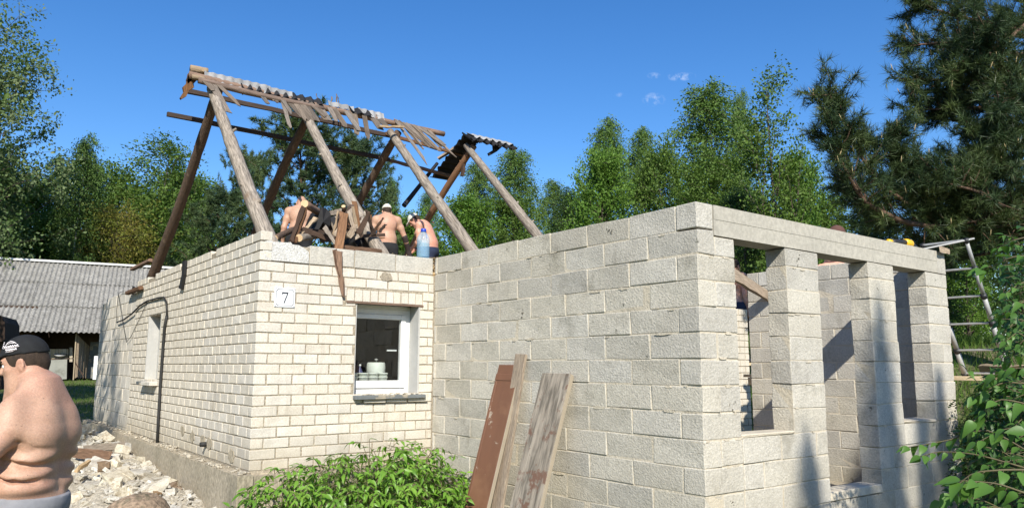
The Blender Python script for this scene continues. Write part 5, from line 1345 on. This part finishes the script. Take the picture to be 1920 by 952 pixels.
PROTO = {
 'birch': [grow(101+i, 13, 2.1, .16, 'column', 74, 11, 38, .12, 'leaf_birch', 'birchbark', .75, .75, .10, .5, .42, .10) for i in range(3)],
 'broad': [grow(201+i, 9, 3.0, .14, 'oval', 66, 11, 38, .14, 'leaf_mid', 'trunk', .1, .5, .16, .6, .32, .1) for i in range(3)],
 'dark': [grow(301+i, 9, 2.6, .14, 'oval', 60, 11, 34, .13, 'leaf_dark', 'trunk', .1, .55, .15, .6, .32, .12) for i in range(2)],
 'bright': [grow(401+i, 7, 2.5, .08, 'wide', 66, 11, 36, .125, 'leaf_bright', 'trunk', .1, .6, .12, .6, .34, .08) for i in range(2)],
 'willow': [grow(501, 6, 2.6, .08, 'wide', 64, 10, 34, .10, 'leaf_willow', 'trunk', .45, .7, .12, .35, .4, .05)],
 'pine': [grow(601+i, 12, 2.9, .22, 'oval', 60, 12, 4, .24, 'needle_far', 'pinebark', 0., .35, .17, .5, .24, .05, needles=24, upcurl=.25, wid=.03) for i in range(2)],
 'thin': [grow(701+i, 10, 1.9, .2, 'oval', 44, 9, 22, .10, 'leaf_mid', 'trunk', .1, .8, .10, .55, .4, .15) for i in range(2)],
}
_k = [0]
def tree(kind, name, u, vtop, t, label, cat, group=None, wide=1., var=None, hmul=1.):
    """stand a tree whose tip is seen at (u, vtop) from distance t"""
    P = PROTO[kind]; _k[0] += 1; tm, cm, H = P[(_k[0] if var is None else var) % len(P)]
    top = at(u, vtop, t); x, y = top[0], top[1]; z0 = float(gh(x, y))-.15; s = (top[2]-z0)/H
    root = empty(name, (x, y, z0), label, cat, group, rz=(_k[0]*1.7) % 6.28)
    for nm, me in (('trunk', tm), ('crown', cm)): link(nm, me, root, scale=(s*wide, s*wide, s))
    return root
G1 = 'trees behind the shed and house'
tree('birch', 'birch_tree', 158, 262, 37, 'tall thin birch with pale trunk above the shed roof', 'tree', G1, .85, 0)
tree('birch', 'birch_tree', 112, 300, 40, 'slender birch with white stem left of the tall thin birch', 'tree', G1, .8, 1)
tree('bright', 'leafy_tree', 45, 372, 40, 'bright green bushy tree under the blossoming tree above the shed', 'tree', G1, 1.0)
tree('broad', 'leafy_tree', 205, 345, 44, 'mid green tree between the tall thin birch and the first rafter', 'tree', G1, 1.0)
tree('willow', 'willow_tree', 228, 415, 38, 'yellowish green willow bush above the right end of the shed roof', 'tree', G1, 1.0)
tree('bright', 'leafy_tree', 135, 430, 39, 'fresh green bush at the foot of the two slender birches', 'tree', G1, 1.0)
tree('thin', 'leafy_tree', 302, 282, 46, 'loose crowned tree just left of the dark back rafter', 'tree', G1, 1.5)
tree('broad', 'leafy_tree', 350, 352, 50, 'low green tree seen between the first pair of rafters', 'tree', G1, 1.0)
tree('broad', 'leafy_tree', 300, 385, 41, 'rounded green tree right of the yellowish willow', 'tree', G1, 1.1)
tree('pine', 'pine_tree', 412, 375, 36, 'low grey green pine right of the first front rafter foot', 'tree', G1, 1.2, 0)
tree('pine', 'pine_tree', 472, 305, 38, 'slim pine left of the big pine behind the roof frame', 'tree', G1, .7, 1)
tree('pine', 'pine_tree', 578, 250, 26, 'big dark pine filling the roof frame behind the first man', 'tree', G1, 1.25, 0)
tree('pine', 'pine_tree', 672, 285, 28, 'second tall pine right of the big pine behind the ridge shingles', 'tree', G1, .95, 1)
tree('birch', 'birch_tree', 737, 338, 50, 'faint bluish birch between pine and third rafter', 'tree', G1, .6)
tree('birch', 'birch_tree', 800, 368, 46, 'birch half hidden by the dangling black lath', 'tree', G1, .9)
tree('birch', 'birch_tree', 888, 312, 40, 'birch behind the foot of the last dark rafter', 'tree', G1, 1.1)
tree('birch', 'birch_tree', 965, 282, 42, 'bushy birch right of the last front rafter top', 'tree', G1, 1.2)
tree('bright', 'leafy_tree', 868, 400, 32, 'bright green bush behind the attic edge right of the water bottle', 'tree', G1, 1.1)
tree('bright', 'leafy_tree', 760, 425, 34, 'green bush behind the men on the attic', 'tree', G1, 1.2)
tree('broad', 'leafy_tree', 960, 390, 34, 'low green tree behind the top of the block wall, left part', 'tree', G1, 1.0)
tree('birch', 'birch_tree', 1042, 342, 48, 'small round birch between two taller groups above the block wall', 'tree', G1, 1.1)
tree('birch', 'birch_tree', 1140, 232, 48, 'bluish topped birch, left one of the group over the block wall', 'tree', G1, 1.0)
tree('bright', 'leafy_tree', 1130, 318, 36, 'bright leafy tree in front of the bluish topped birch', 'tree', G1, .75)
tree('birch', 'birch_tree', 1205, 244, 44, 'birch standing left of the tallest birch', 'tree', G1, .95)
tree('broad', 'leafy_tree', 1240, 310, 38, 'mid green tree below the birch left of the tallest one', 'tree', G1, .8)
tree('birch', 'birch_tree', 1330, 168, 40, 'tallest birch above the corner of the block wall', 'tree', G1, 1.35)
tree('birch', 'birch_tree', 1385, 178, 42, 'narrow birch spire right of the tallest birch', 'tree', G1, .5)
tree('broad', 'leafy_tree', 1335, 320, 30, 'green tree directly behind the block wall corner', 'tree', G1, .9)
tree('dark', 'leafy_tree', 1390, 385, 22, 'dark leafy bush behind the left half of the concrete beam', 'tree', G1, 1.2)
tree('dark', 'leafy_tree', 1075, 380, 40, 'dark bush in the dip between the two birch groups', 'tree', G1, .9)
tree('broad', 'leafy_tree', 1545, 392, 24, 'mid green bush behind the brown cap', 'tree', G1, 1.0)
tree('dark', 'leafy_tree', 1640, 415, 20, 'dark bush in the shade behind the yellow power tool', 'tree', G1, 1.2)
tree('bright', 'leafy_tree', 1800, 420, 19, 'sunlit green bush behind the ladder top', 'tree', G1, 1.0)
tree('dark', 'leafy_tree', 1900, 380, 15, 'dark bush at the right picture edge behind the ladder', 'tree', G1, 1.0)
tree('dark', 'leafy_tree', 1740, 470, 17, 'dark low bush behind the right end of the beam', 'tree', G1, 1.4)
tree('bright', 'leafy_tree', 1700, 560, 18, 'low green bush seen through the window gaps of the annex', 'tree', G1, 1.5)
tree('dark', 'leafy_tree', 1905, 735, 7.5, 'low dark shrub under the ladder behind the broad leaved bush', 'shrub', None, 1.6)
tree('dark', 'leafy_tree', 1845, 800, 8.2, 'low dark shrub at the foot of the scaffold beside the annex', 'shrub', None, 1.3)
# tall leafy sapling right of the birches: loose upright shoots
PROTO['shoots'] = [grow(811, 9, 2.0, .22, 'oval', 40, 11, 24, .11, 'leaf_mid', 'trunk', 0., 1.05, .09, .6, .38, .0, multi=4, jitter=.22)]
tree('shoots', 'leafy_tree', 1440, 174, 20, 'leafy tree with loose upright shoots between birch and pine branch', 'tree', G1, 1.0)
tree('bright', 'leafy_tree', 1485, 330, 22, 'low leafy tree at the foot of the upright shoots', 'tree', G1, .7)
# distant wood behind everything
rg = np.random.default_rng(77); VV = []
cent = []
for k in range(260):
    u = rg.uniform(-350, 2150); t = rg.uniform(52, 75); p = at(u, 690, t)
    top = rg.uniform(.75, 1.1)*(9.5+2*math.sin(u*.006)); z0 = float(gh(p[0], p[1]))
    n = 900; th = rg.uniform(0, 6.28, n); q = np.sqrt(rg.uniform(0, 1, n)); zz = rg.uniform(0, 1, n); rr = 2.6*np.sqrt(np.clip(1-((zz-.4)/.62)**2, .02, 1))*q
    VV.append(leaf_quads(rg, np.stack([p[0]+rr*np.cos(th), p[1]+rr*np.sin(th), z0+zz*top], 1), .30, .6))
V, F = Leafer.join(VV); tag(link('far_woodland', mesh_np('far_woodland', V, F, M['leaf_mid'])), kind='stuff')

# blossoming fruit tree at the left edge
PROTO['blossom'] = [grow(901, 8.5, 3.0, .14, 'oval', 100, 13, 44, .085, 'leaf_blossom', 'trunk', 0., .55, .14, .6, .24, .03, jitter=.10, multi=2)]
bt_ = tree('blossom', 'fruit_tree', -75, 35, 32, 'fruit tree with whitish green leaves filling the left edge above the shed', 'tree', None, .98)
tree('bright', 'leafy_tree', -20, 330, 38, 'bright green bush under the fruit tree at the left edge', 'tree', G1, 1.0)

# ------------------------------------------------------------------ big pine at the right edge, limb by limb
rg = np.random.default_rng(55)
pt = at(1985, 300, 12.5); px, py = pt[0], pt[1]; pz = float(gh(px, py))-.2
pine = empty('pine_tree', (px, py, pz), 'dark long needled pine leaning in from the right picture edge', 'tree')
W = Leafer(); tufts = []; tdirs = []
tz = np.linspace(0, 1, 10); W.tube(np.stack([px+.15*np.sin(tz*4), py+.1*np.cos(tz*3), pz+tz*13], 1), .20*(1-.8*tz), 9)
limbs = [  # (picture points with distance) from trunk to tip
 [(1985, 380, 12.5), (1850, 390, 11.5), (1740, 400, 11), (1650, 350, 10.6), (1600, 270, 10.3), (1556, 178, 10.1)],
 [(1985, 420, 12.5), (1860, 430, 11.8), (1760, 420, 11.4), (1700, 370, 11), (1670, 310, 10.8), (1668, 262, 10.7)],
 [(1985, 420, 12.5), (1830, 430, 11), (1700, 420, 10.5), (1620, 380, 10.2), (1575, 300, 10.1), (1560, 240, 10)],
 [(1985, 400, 12.5), (1880, 400, 11.5), (1790, 380, 11), (1740, 345, 10.8), (1715, 315, 10.7)],
 [(1985, 430, 12.6), (1880, 440, 12), (1760, 430, 11.8), (1660, 410, 11.5), (1590, 360, 11.3)],
 [(1985, 380, 12.6), (1900, 375, 12.8), (1830, 350, 12.8), (1795, 315, 12.7)],
 [(1985, 60, 12.5), (1880, 50, 12), (1790, 30, 11.7), (1722, 8, 11.5)],
 [(1985, 110, 12.5), (1880, 100, 11.8), (1780, 80, 11.4), (1708, 85, 11.2)],
 [(1985, 150, 12.5), (1890, 150, 11.6), (1800, 150, 11.2), (1700, 150, 11)],
 [(1985, 190, 12.5), (1880, 200, 11.8), (1790, 205, 11.4), (1725, 205, 11.2)],
 [(1985, 240, 12.5), (1900, 240, 12), (1830, 235, 11.8), (1760, 220, 11.6)],
 [(1985, 20, 12.5), (1880, -10, 12), (1780, -30, 11.6), (1700, -40, 11.4)],
 [(1985, 300, 12.4), (1930, 280, 11.5), (1880, 250, 11), (1830, 260, 10.6)],
 [(1985, 260, 12.4), (1930, 300, 11.6), (1870, 330, 11), (1800, 360, 10.6)],
 [(1985, 460, 12.4), (1920, 430, 11.4), (1860, 410, 11), (1790, 420, 10.6)],
 [(1985, 90, 12.4), (1930, 70, 13), (1850, 60, 13.2), (1780, 110, 13.2)],
 [(1985, 170, 12.4), (1930, 190, 13), (1860, 160, 13.2), (1790, 180, 13.2)],
 [(1985, 380, 12.4), (1930, 400, 13.2), (1830, 450, 13.2), (1720, 460, 13)],
 [(1985, 400, 12.4), (1880, 470, 13.5), (1760, 490, 13.5), (1650, 470, 13.3)],
 [(1985, 440, 12.4), (1900, 400, 10.9), (1840, 360, 10.4), (1760, 340, 10)],
 [(1985, 0, 12.4), (1930, 40, 11.6), (1860, 100, 11.2), (1800, 130, 10.9)],
 [(1985, 210, 12.4), (1940, 170, 11.6), (1880, 130, 11), (1850, 60, 10.7)],
 [(1985, 330, 12.4), (1940, 240, 11.2), (1900, 180, 10.8), (1870, 200, 10.4)],
 [(1985, 450, 12.4), (1920, 360, 11.2), (1890, 320, 10.8), (1850, 300, 10.5)]]
for pl in limbs:
    P = np.array([at(*q) for q in pl]); m = len(P)
    ss = np.linspace(0, m-1, (m-1)*4+1); C = np.stack([np.interp(ss, np.arange(m), P[:, k]) for k in range(3)], 1)
    C[1:-1] = (C[:-2]+C[1:-1]*2+C[2:])/4
    W.tube(C, np.linspace(.055, .010, len(C)), 6)
    dd = unit(np.gradient(C, axis=0))
    for i in range(3, len(C)):
        f = i/len(C); nb = 4 if f > .3 else 2
        for _ in range(nb):
            sd = unit(dd[i]*.9+rg.normal(size=3)*.75+np.array([0, 0, .25])); L = rg.uniform(.25, .62)*(1.15-.5*f)
            e = C[i]+sd*L+np.array([0, 0, .12*L]); W.tube(np.stack([C[i], (C[i]+e)/2+rg.normal(size=3)*.02, e]), [.010, .008, .005], 4)
            for q in (.45, .7, .9, 1.0, 1.08):
                tufts.append(C[i]+(e-C[i])*q+rg.normal(size=3)*.03); tdirs.append(unit(sd+np.array([0, 0, .35])+rg.normal(size=3)*.3))
                if q > .8:
                    sdx = unit(sd+rg.normal(size=3)*.8); tufts.append(C[i]+(e-C[i])*q+sdx*.14); tdirs.append(sdx)
    for q in range(3): tufts.append(C[-1]+dd[-1]*.06*q); tdirs.append(dd[-1])
tufts = np.array(tufts); tdirs = np.array(tdirs)
V, F = Leafer.join(W.T); o = link('trunk', mesh_np('trunk', V, F, M['pinebark'], True)); under(o, pine)
V, F = needle_tris(rg, tufts, tdirs, .15, 26, .0085, .62); o = link('crown', mesh_np('crown', V, F, M['needle'])); under(o, pine)
cm = MB()
for i in rg.choice(len(tufts), 260, replace=False):
    d = unit(tdirs[i]*.4+np.array([0, 0, 1.])); p = tufts[i]; cm.tube([p, p+d*.05, p+d*.10], [.009, .008, .002], 5)
o = cm.build('candles', M['candle'], None, True); under(o, pine); o['kind'] = 'stuff'

# ------------------------------------------------------------------ leaves of the bushes close by
def leafshape(kind, L, W_, fold, bendv, seed=0):
    """pointed leaf with mid rib fold and bowed tip: stem at the origin, along +y, face up"""
    prof = {'heart': [(0, .30), (.10, .80), (.28, 1.), (.5, .82), (.75, .42), (1., 0)], 'lance': [(0, .15), (.2, .8), (.42, 1.), (.7, .66), (.88, .28), (1., 0)]}[kind]
    V = []; F = []
    for i, (t, w) in enumerate(prof):
        y = L*t; z = -bendv*L*t*t; hw = W_/2*w
        V += [(-hw, y, z+fold*hw), (0, y+.0, z), (hw, y, z+fold*hw)]
    for i in range(len(prof)-1):
        a = 3*i; F += [(a, a+1, a+4, a+3), (a+1, a+2, a+5, a+4)]
    return V, F
def leafmesh(kind, L, W_, fold, b, mat): return mesh_py('leaf_shape', *leafshape(kind, L, W_, fold, b), mat, True)
def place_rot(d, nrm, rg_):
    """rotation that puts +y along d and +z near nrm"""
    d = unit(np.asarray(d, float)); x = unit(np.cross(d, nrm)); z = np.cross(x, d)
    return Matrix(((x[0], d[0], z[0]), (x[1], d[1], z[1]), (x[2], d[2], z[2])))
class LeafSet:
    """first `limit` leaves (nearest to the viewer) become parts, the others one joined part"""
    def __init__(s): s.items = []
    def add(s, p, d, nrm, sc, me): s.items.append((np.asarray(p, float), place_rot(d, nrm, None), sc, me))
    def build(s, parent, limit, name='leaf'):
        s.items.sort(key=lambda it: np.linalg.norm(it[0]-CAM)/it[2]); inv = Vector(parent.location)
        arrV, arrF, b = [], [], 0
        for i, (p, Rm_, sc, me) in enumerate(s.items):
            if i < limit:
                o = bpy.data.objects.new(name, me); col.objects.link(o); o.parent = parent
                o.matrix_local = Matrix.Translation(Vector(p)-inv) @ Rm_.to_4x4() @ Matrix.Scale(sc, 4)
            else:
                V = np.array([v.co[:] for v in me.vertices]) if me.name not in _mv else _mv[me.name]
                _mv[me.name] = V; F = np.array([f.vertices[:] for f in me.polygons]) if me.name not in _mf else _mf[me.name]; _mf[me.name] = F
                arrV.append(V @ np.array(Rm_).T*sc+p-np.array(inv)); arrF.append(F+b); b += len(V)
        if arrV:
            o = link('foliage', mesh_np('foliage', np.concatenate(arrV), np.concatenate(arrF), s.items[0][3].materials[0], True), parent); o['kind'] = 'stuff'
_mv, _mf = {}, {}
# bright green shrub in front of the brick wall: drooping compound leaves
eld = empty('leafy_shrub', (.8, -.75, -.56), 'bright green leafy shrub in front of the brick wall under the window', 'shrub')
rg = np.random.default_rng(91)
lm = [leafmesh('lance', 1., .40, .35, b, M['leaf_elder']) for b in (.15, .35, .6)]
LS = LeafSet(); stems = MB()
domes = [(.10, -.70, .64, .42), (.50, -.75, .78, .46), (1.0, -.72, .90, .50), (1.42, -.62, .80, .45), (1.72, -.72, .56, .40), (.75, -1.0, .66, .45), (1.25, -1.05, .62, .45), (-.18, -.85, .36, .30), (1.85, -1.0, .36, .32), (.3, -1.15, .46, .36), (1.5, -.35, .62, .3)]
for (x, y, hgt, r) in domes:
    for k in range(int(100*r/.42)):
        th = rg.uniform(0, 6.28); ph = math.acos(rg.uniform(-.15, 1)); q = rg.uniform(.55, 1.0)
        dn = np.array([math.sin(ph)*math.cos(th), math.sin(ph)*math.sin(th), math.cos(ph)])
        p = np.array([x, y, -.56])+np.array([r*q, r*q, hgt*.62*q])*dn+np.array([0, 0, hgt*.36])
        if p[1] > -.17: continue
        out = unit(dn*np.array([1, 1, .25])+rg.normal(size=3)*.25); Lr = rg.uniform(.15, .25)
        tip = p+out*Lr-np.array([0, 0, .35*Lr]); mid = p+out*Lr*.55
        stems.tube([p, mid, tip], [.003, .0025, .0015], 4)
        side = unit(np.cross(out, [0, 0, 1])); me = lm[int(rg.integers(3))]
        for j, (f, s_) in enumerate(((.4, 1), (.4, -1), (.7, 1), (.7, -1), (1., 0))):
            b = p+(mid-p)*min(1, f/.55) if f < .55 else mid+(tip-mid)*((f-.55)/.45)
            d = side*s_*.9+out*.55-np.array([0, 0, rg.uniform(.15, .75)]); nn = np.array([0, 0, 1.])+rg.normal(size=3)*.35
            LS.add(b, d, nn, rg.uniform(.055, .095), me)
    for k in range(3):
        stems.tube([(x+rg.uniform(-.1, .1), y+rg.uniform(-.1, .1), -.6), (x+rg.uniform(-.12, .12), y+rg.uniform(-.12, .12), -.56+hgt*.5), (x+rg.uniform(-.2, .2), y+rg.uniform(-.2, .15), -.56+hgt*.9)], [.010, .007, .004], 5)
for x, h in ((1.0, .86), (.18, .66)):
    for k in range(5):
        dz = h-.08*k; a_ = k*2.4; LS.add((x, -.55, -.56+dz), (math.cos(a_), math.sin(a_)*.5, .1), (0, 0, 1), .10, lm[1])
    stems.tube([(x, -.6, -.5), (x, -.55, -.56+h)], [.005, .003], 4)
LS.build(eld, 295)
o = stems.build('stem', M['stem'], None, True); under(o, eld)

# broad leaved bush at the right edge
bush = empty('broad_leaved_bush', tuple(at(2010, 1000, 3.4)*np.array((1, 1, 0))+np.array((0, 0, -.58))), 'bush with broad heart shaped leaves filling the right picture edge', 'bush')
rg = np.random.default_rng(17)
hm = [leafmesh('heart', 1., .62, .28, b, M['leaf_big']) for b in (.1, .4, .75)]
LB = LeafSet(); LD = LeafSet(); tw = MB()
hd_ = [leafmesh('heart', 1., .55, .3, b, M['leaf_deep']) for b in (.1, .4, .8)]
def spray(pts, n, size, S, shapes, rad=.004, spread=1.0):
    P = np.array([at(*p) for p in pts]); m = len(P); ss = np.linspace(0, m-1, 10)
    C = np.stack([np.interp(ss, np.arange(m), P[:, k]) for k in range(3)], 1); C[1:-1] = (C[:-2]+2*C[1:-1]+C[2:])/4
    tw.tube(C, list(np.linspace(rad, rad*.45, 10)), 5)
    for i in range(n):
        f = (i+.6)/n*9; a = int(min(8, f)); p = C[a]+(C[a+1]-C[a])*(f-a); d0 = unit(C[a+1]-C[a]); s_ = (-1)**i
        sd = unit(np.cross(d0, np.array([0, 0, 1])))*s_
        d = d0*.55+sd*.75*spread+np.array([0, 0, rg.uniform(-.75, .05)])+rg.normal(size=3)*.15
        nn = np.array([0, 0, 1.])+rg.normal(size=3)*.3-CF*.45
        pe = p+unit(d)*size*.18; tw.tube([p, pe], [.0016, .0012], 3)
        S.add(pe, d, nn, size*rg.uniform(.45, 1.05), shapes[int(rg.integers(3))])
    S.add(C[-1], unit(C[-1]-C[-2])+np.array([0, 0, -.2]), np.array([0, 0, 1.])-CF*.4, size*.9, shapes[0])
big = [([(1935, 850, 3.2), (1850, 800, 3.3), (1780, 825, 3.35), (1702, 838, 3.4)], 15, .075), ([(1935, 880, 3.1), (1830, 850, 3.2), (1760, 845, 3.3), (1725, 855, 3.3)], 11, .075),
       ([(1945, 880, 2.5), (1880, 880, 2.5), (1820, 885, 2.55), (1762, 940, 2.6)], 9, .105), ([(1940, 930, 2.4), (1870, 905, 2.45), (1800, 900, 2.5)], 8, .11),
       ([(1940, 960, 2.4), (1860, 950, 2.45), (1790, 960, 2.5)], 9, .10), ([(1940, 720, 3.3), (1880, 715, 3.3), (1825, 745, 3.35)], 8, .085), ([(1940, 760, 3.1), (1870, 745, 3.15), (1815, 800, 3.2)], 9, .085),
       ([(1940, 480, 3.0), (1900, 480, 3.0), (1860, 500, 3.1), (1838, 505, 3.1)], 7, .085), ([(1945, 440, 3.2), (1900, 450, 3.2), (1870, 465, 3.3)], 7, .07), ([(1945, 560, 3.3), (1905, 570, 3.3), (1880, 590, 3.4)], 8, .065),
       ([(1945, 620, 3.2), (1915, 640, 3.2), (1890, 680, 3.3)], 9, .075), ([(1945, 690, 3.1), (1890, 690, 3.2), (1840, 720, 3.3)], 9, .08), ([(1945, 810, 2.9), (1890, 800, 3), (1830, 830, 3.05)], 9, .085),
       ([(1950, 520, 3.4), (1915, 530, 3.4), (1885, 550, 3.4)], 9, .06), ([(1950, 660, 3.5), (1910, 620, 3.5), (1885, 640, 3.5)], 9, .06), ([(1950, 770, 3.6), (1880, 770, 3.6), (1810, 690, 3.6)], 10, .06)]
for pts, n, size in big: spray(pts, int(n*1.25), size*.84, LB, hm)
for k in range(290):
    v = rg.uniform(455, 1010) if k < 150 else rg.uniform(720, 1020); u0 = rg.uniform(1880, 2060); t = rg.uniform(3.5, 5.0)
    lim = np.interp(v, [440, 520, 600, 700, 760, 860, 1000], [1885, 1880, 1880, 1870, 1840, 1800, 1765])
    u1 = max(lim, u0-rg.uniform(40, 150)); v1 = v+rg.uniform(-50, 40)
    spray([(u0, v, t), ((u0+u1)/2, (v+v1)/2-12, t), (u1, v1, t+rg.uniform(-.2, .2))], int(rg.integers(9, 15)), rg.uniform(.045, .07), LD, hd_, .003, 1.1)
for k in range(9):
    u = rg.uniform(1910, 2060); t = rg.uniform(3.3, 4.6); a = at(u+rg.uniform(-40, 60), 900, t); a[2] = -.6
    tw.tube([a, at(u+rg.uniform(-20, 30), 860, t), at(u+rg.uniform(-30, 10), 620, t), at(u+rg.uniform(-40, 20), 470, t)], [.016, .012, .009, .004], 6)
LB.build(bush, 240); LD.build(bush, 0, 'foliage')
o = tw.build('twig', M['stem'], None, True); under(o, bush)

# ------------------------------------------------------------------ rubble and stones by the side wall
rng = random.Random(61)
def chunkmesh(L, W_, H, rg_, mat, rag=.16):
    bm = bmesh.new(); bmesh.ops.create_cube(bm, size=1)
    bmesh.ops.subdivide_edges(bm, edges=bm.edges[:], cuts=1, use_grid_fill=True)
    cut = [Vector((rg_.choice((-1, 1))*rg_.uniform(.3, 1), rg_.uniform(-1, 1), rg_.uniform(-.6, .9))).normalized() for _ in range(2)]
    for v in bm.verts:
        for c_ in cut:
            d = v.co.dot(c_)-.40
            if d > 0: v.co -= c_*d
        v.co += Vector([rg_.uniform(-rag, rag)*.35 for _ in range(3)])
        v.co.x *= L; v.co.y *= W_; v.co.z *= H
    me = bpy.data.meshes.new('chunk_shape'); bm.to_mesh(me); bm.free(); me.materials.append(mat); return me
CH = [chunkmesh(1, rng.uniform(.5, .9), rng.uniform(.35, .6), rng, M['rubble']) for _ in range(14)]
CB = [chunkmesh(1, rng.uniform(.5, .9), rng.uniform(.35, .6), rng, M['rubble_brown'], .3) for _ in range(4)]
def heap(x, y):
    """height of the rubble above the ground"""
    a = np.exp(-((x+.62)/.75)**2)*smooth((y-.2)/1.2)*smooth((8.2-y)/2.5); return .16*a+.05*a*np.sin(x*5+y*3)
nheap = 0
for k in range(240):
    y = .3+7.6*rng.random()**1.15; x = -.18-abs(rng.gauss(0, .62))
    if x < -2.0: continue
    s = min(.36, max(.07, rng.lognormvariate(-2.05, .48))); br = rng.random() < .10
    z = float(gh(x, y))+float(heap(x, y))+rng.uniform(0, .05)
    o = link('broken_brick' if not br else 'stone', rng.choice(CB if br else CH), None, (x, y, z), (rng.uniform(-.5, .5), rng.uniform(-.5, .5), rng.uniform(0, 6.28)), scale=(s, s, s))
    tag(o, 'broken white brick chunk on the rubble heap along the foundation' if not br else 'brown stone fragment among the white rubble along the foundation', 'rubble' if not br else 'stone', 'rubble along the foundation' if not br else 'brown fragments in the rubble')
n = 70; X, Y = np.meshgrid(np.linspace(-2.6, -.14, n), np.linspace(-.2, 8.6, n), indexing='ij'); Z = gh(X, Y)+heap(X, Y)+.012+.02*np.sin(X*31+Y*17)*np.sin(Y*23-X*9)*(heap(X, Y) > .02)-.03*(heap(X, Y) < .012)
ii = np.arange(n*n).reshape(n, n); tag(link('rubble_bed', mesh_np('rubble_bed', np.stack([X, Y, Z], -1), np.stack([ii[:-1, :-1], ii[1:, :-1], ii[1:, 1:], ii[:-1, 1:]], -1).reshape(-1, 4), M['gravel'], True)), kind='stuff')
gr = MB()
for k in range(1500):
    y = .2+8*rng.random(); x = -.16-abs(rng.gauss(0, .7)); s = rng.uniform(.008, .035)
    if x < -2.4: continue
    z = float(gh(x, y))+float(heap(x, y))+.012; b = len(gr.V)
    gr.cbox(-s, s, -s*.8, s*.8, -s*.5, s*.6, s*.3, s*.3, rng)
    ca, sa = math.cos(k), math.sin(k)
    gr.V[b:] = [(x+vx*ca-vy*sa, y+vx*sa+vy*ca, z+vz+vx*.3) for vx, vy, vz in gr.V[b:]]
tag(gr.build('rubble', M['rubble']), kind='stuff')
# planks among the rubble
for i, (u0, v0, u1, v1, w, mt, lab) in enumerate(((160, 842, 232, 834, .10, 'wood_grey', 'grey plank lying across the rubble, the farther one'), (140, 848, 205, 853, .12, 'wood_brown', 'brown plank half buried in the rubble, the nearer one'), (146, 878, 166, 866, .08, 'cutwood', 'short yellowish wood offcut in the rubble near the man'))):
    a, b = onZ(u0, v0, -.10), onZ(u1, v1, -.10); loose('plank', a, b, w, .03, M[mt], lab, 'plank', .9, None)
# boulder
bp = onZ(257, 948, -.36)
bm = bmesh.new(); bmesh.ops.create_icosphere(bm, subdivisions=4, radius=1)
for v in bm.verts:
    p = v.co; n_ = 1+.06*math.sin(p.x*3+1)*math.cos(p.y*2.5)+.04*math.sin(p.z*5+p.x*4)+.015*math.sin(p.x*13)*math.sin(p.y*11+p.z*9); v.co = p*n_
    v.co.x *= .31; v.co.y *= .25; v.co.z *= .22
me = bpy.data.meshes.new('boulder'); bm.to_mesh(me); bm.free(); me.materials.append(M['rock'])
for p_ in me.polygons: p_.use_smooth = True
bl = at(258, 975, 6.4); tag(link('boulder', me, None, (bl[0], bl[1], bl[2]), (0, 0, .6)), 'brown rounded boulder at the bottom edge in front of the rubble', 'boulder')

# ------------------------------------------------------------------ grass in the yard and on the bank behind the ladder
def blades(name, n, xr, yr, h, seed, keep=None):
    rg = np.random.default_rng(seed); x = rg.uniform(*xr, n); y = rg.uniform(*yr, n)
    if keep is not None: m = keep(x, y); x, y = x[m], y[m]; n = len(x)
    hh = h*rg.uniform(.4, 1.2, n); a = rg.uniform(0, 6.28, n); w = .006+.01*h; lx, ly = rg.normal(0, .35, n)*hh, rg.normal(0, .35, n)*hh; z = gh(x, y)-.01
    V = np.stack([np.stack([x-w*np.cos(a), y-w*np.sin(a), z], 1), np.stack([x+w*np.cos(a), y+w*np.sin(a), z], 1), np.stack([x+lx, y+ly, z+hh], 1)], 1).reshape(-1, 3)
    tag(link(name, mesh_np(name, V, np.arange(3*n).reshape(-1, 3), M['grass'])), kind='stuff')
blades('yard_grass', 26000, (-6, 3), (8.5, 23.6), .11, 3)
blades('bank_grass', 42000, (8.0, 19), (-5, 9), .26, 4)
blades('side_grass', 9000, (-4.5, -.9), (1, 9), .08, 5, lambda x, y: (x < -1.5) | (y > 7))
# trees behind the viewer whose shade falls on the annex and on the far end of the side wall
SH1 = 'garden trees in front of the house'
def shade(kind, x, y, H, label, wide, var=0, rz=0):
    tm, cm, H0 = PROTO[kind][var % len(PROTO[kind])]; s = H/H0; z0 = float(gh(x, y))-.1; root = empty('garden_tree', (x, y, z0), label, 'tree', SH1, rz=rz)
    for nm, me in (('trunk', tm), ('crown', cm)): link(nm, me, root, scale=(s*wide, s*wide, s))
for k, (x, H, lab) in enumerate(((-2.78, 9.9, 'slim garden tree behind the viewer, leftmost of the row'), (-2.15, 10.3, 'slim garden tree behind the viewer, second of the row from the left'), (-1.5, 11.0, 'slim garden tree behind the viewer, tallest of the row'), (-.9, 10.6, 'slim garden tree behind the viewer, second of the row from the right'), (-.25, 10.3, 'slim garden tree behind the viewer, rightmost of the row'))):
    shade('birch', x, -14.2-.3*(k % 2), H, lab, .27, k, k)
shade('shoots', -5.0, -8.6, 4.3, 'sapling behind the viewer dappling the arm of the man', .22)
shade('shoots', -4.3, .4, 7.5, 'young garden tree left of the house shading the side wall', .5, 0)
shade('broad', -4.6, 4.0, 8.5, 'garden tree left of the picture shading the near part of the yard', .8, 0)
shade('broad', -4.6, 9.6, 9.0, 'garden tree left of the picture shading the yard before the shed', .8, 1)
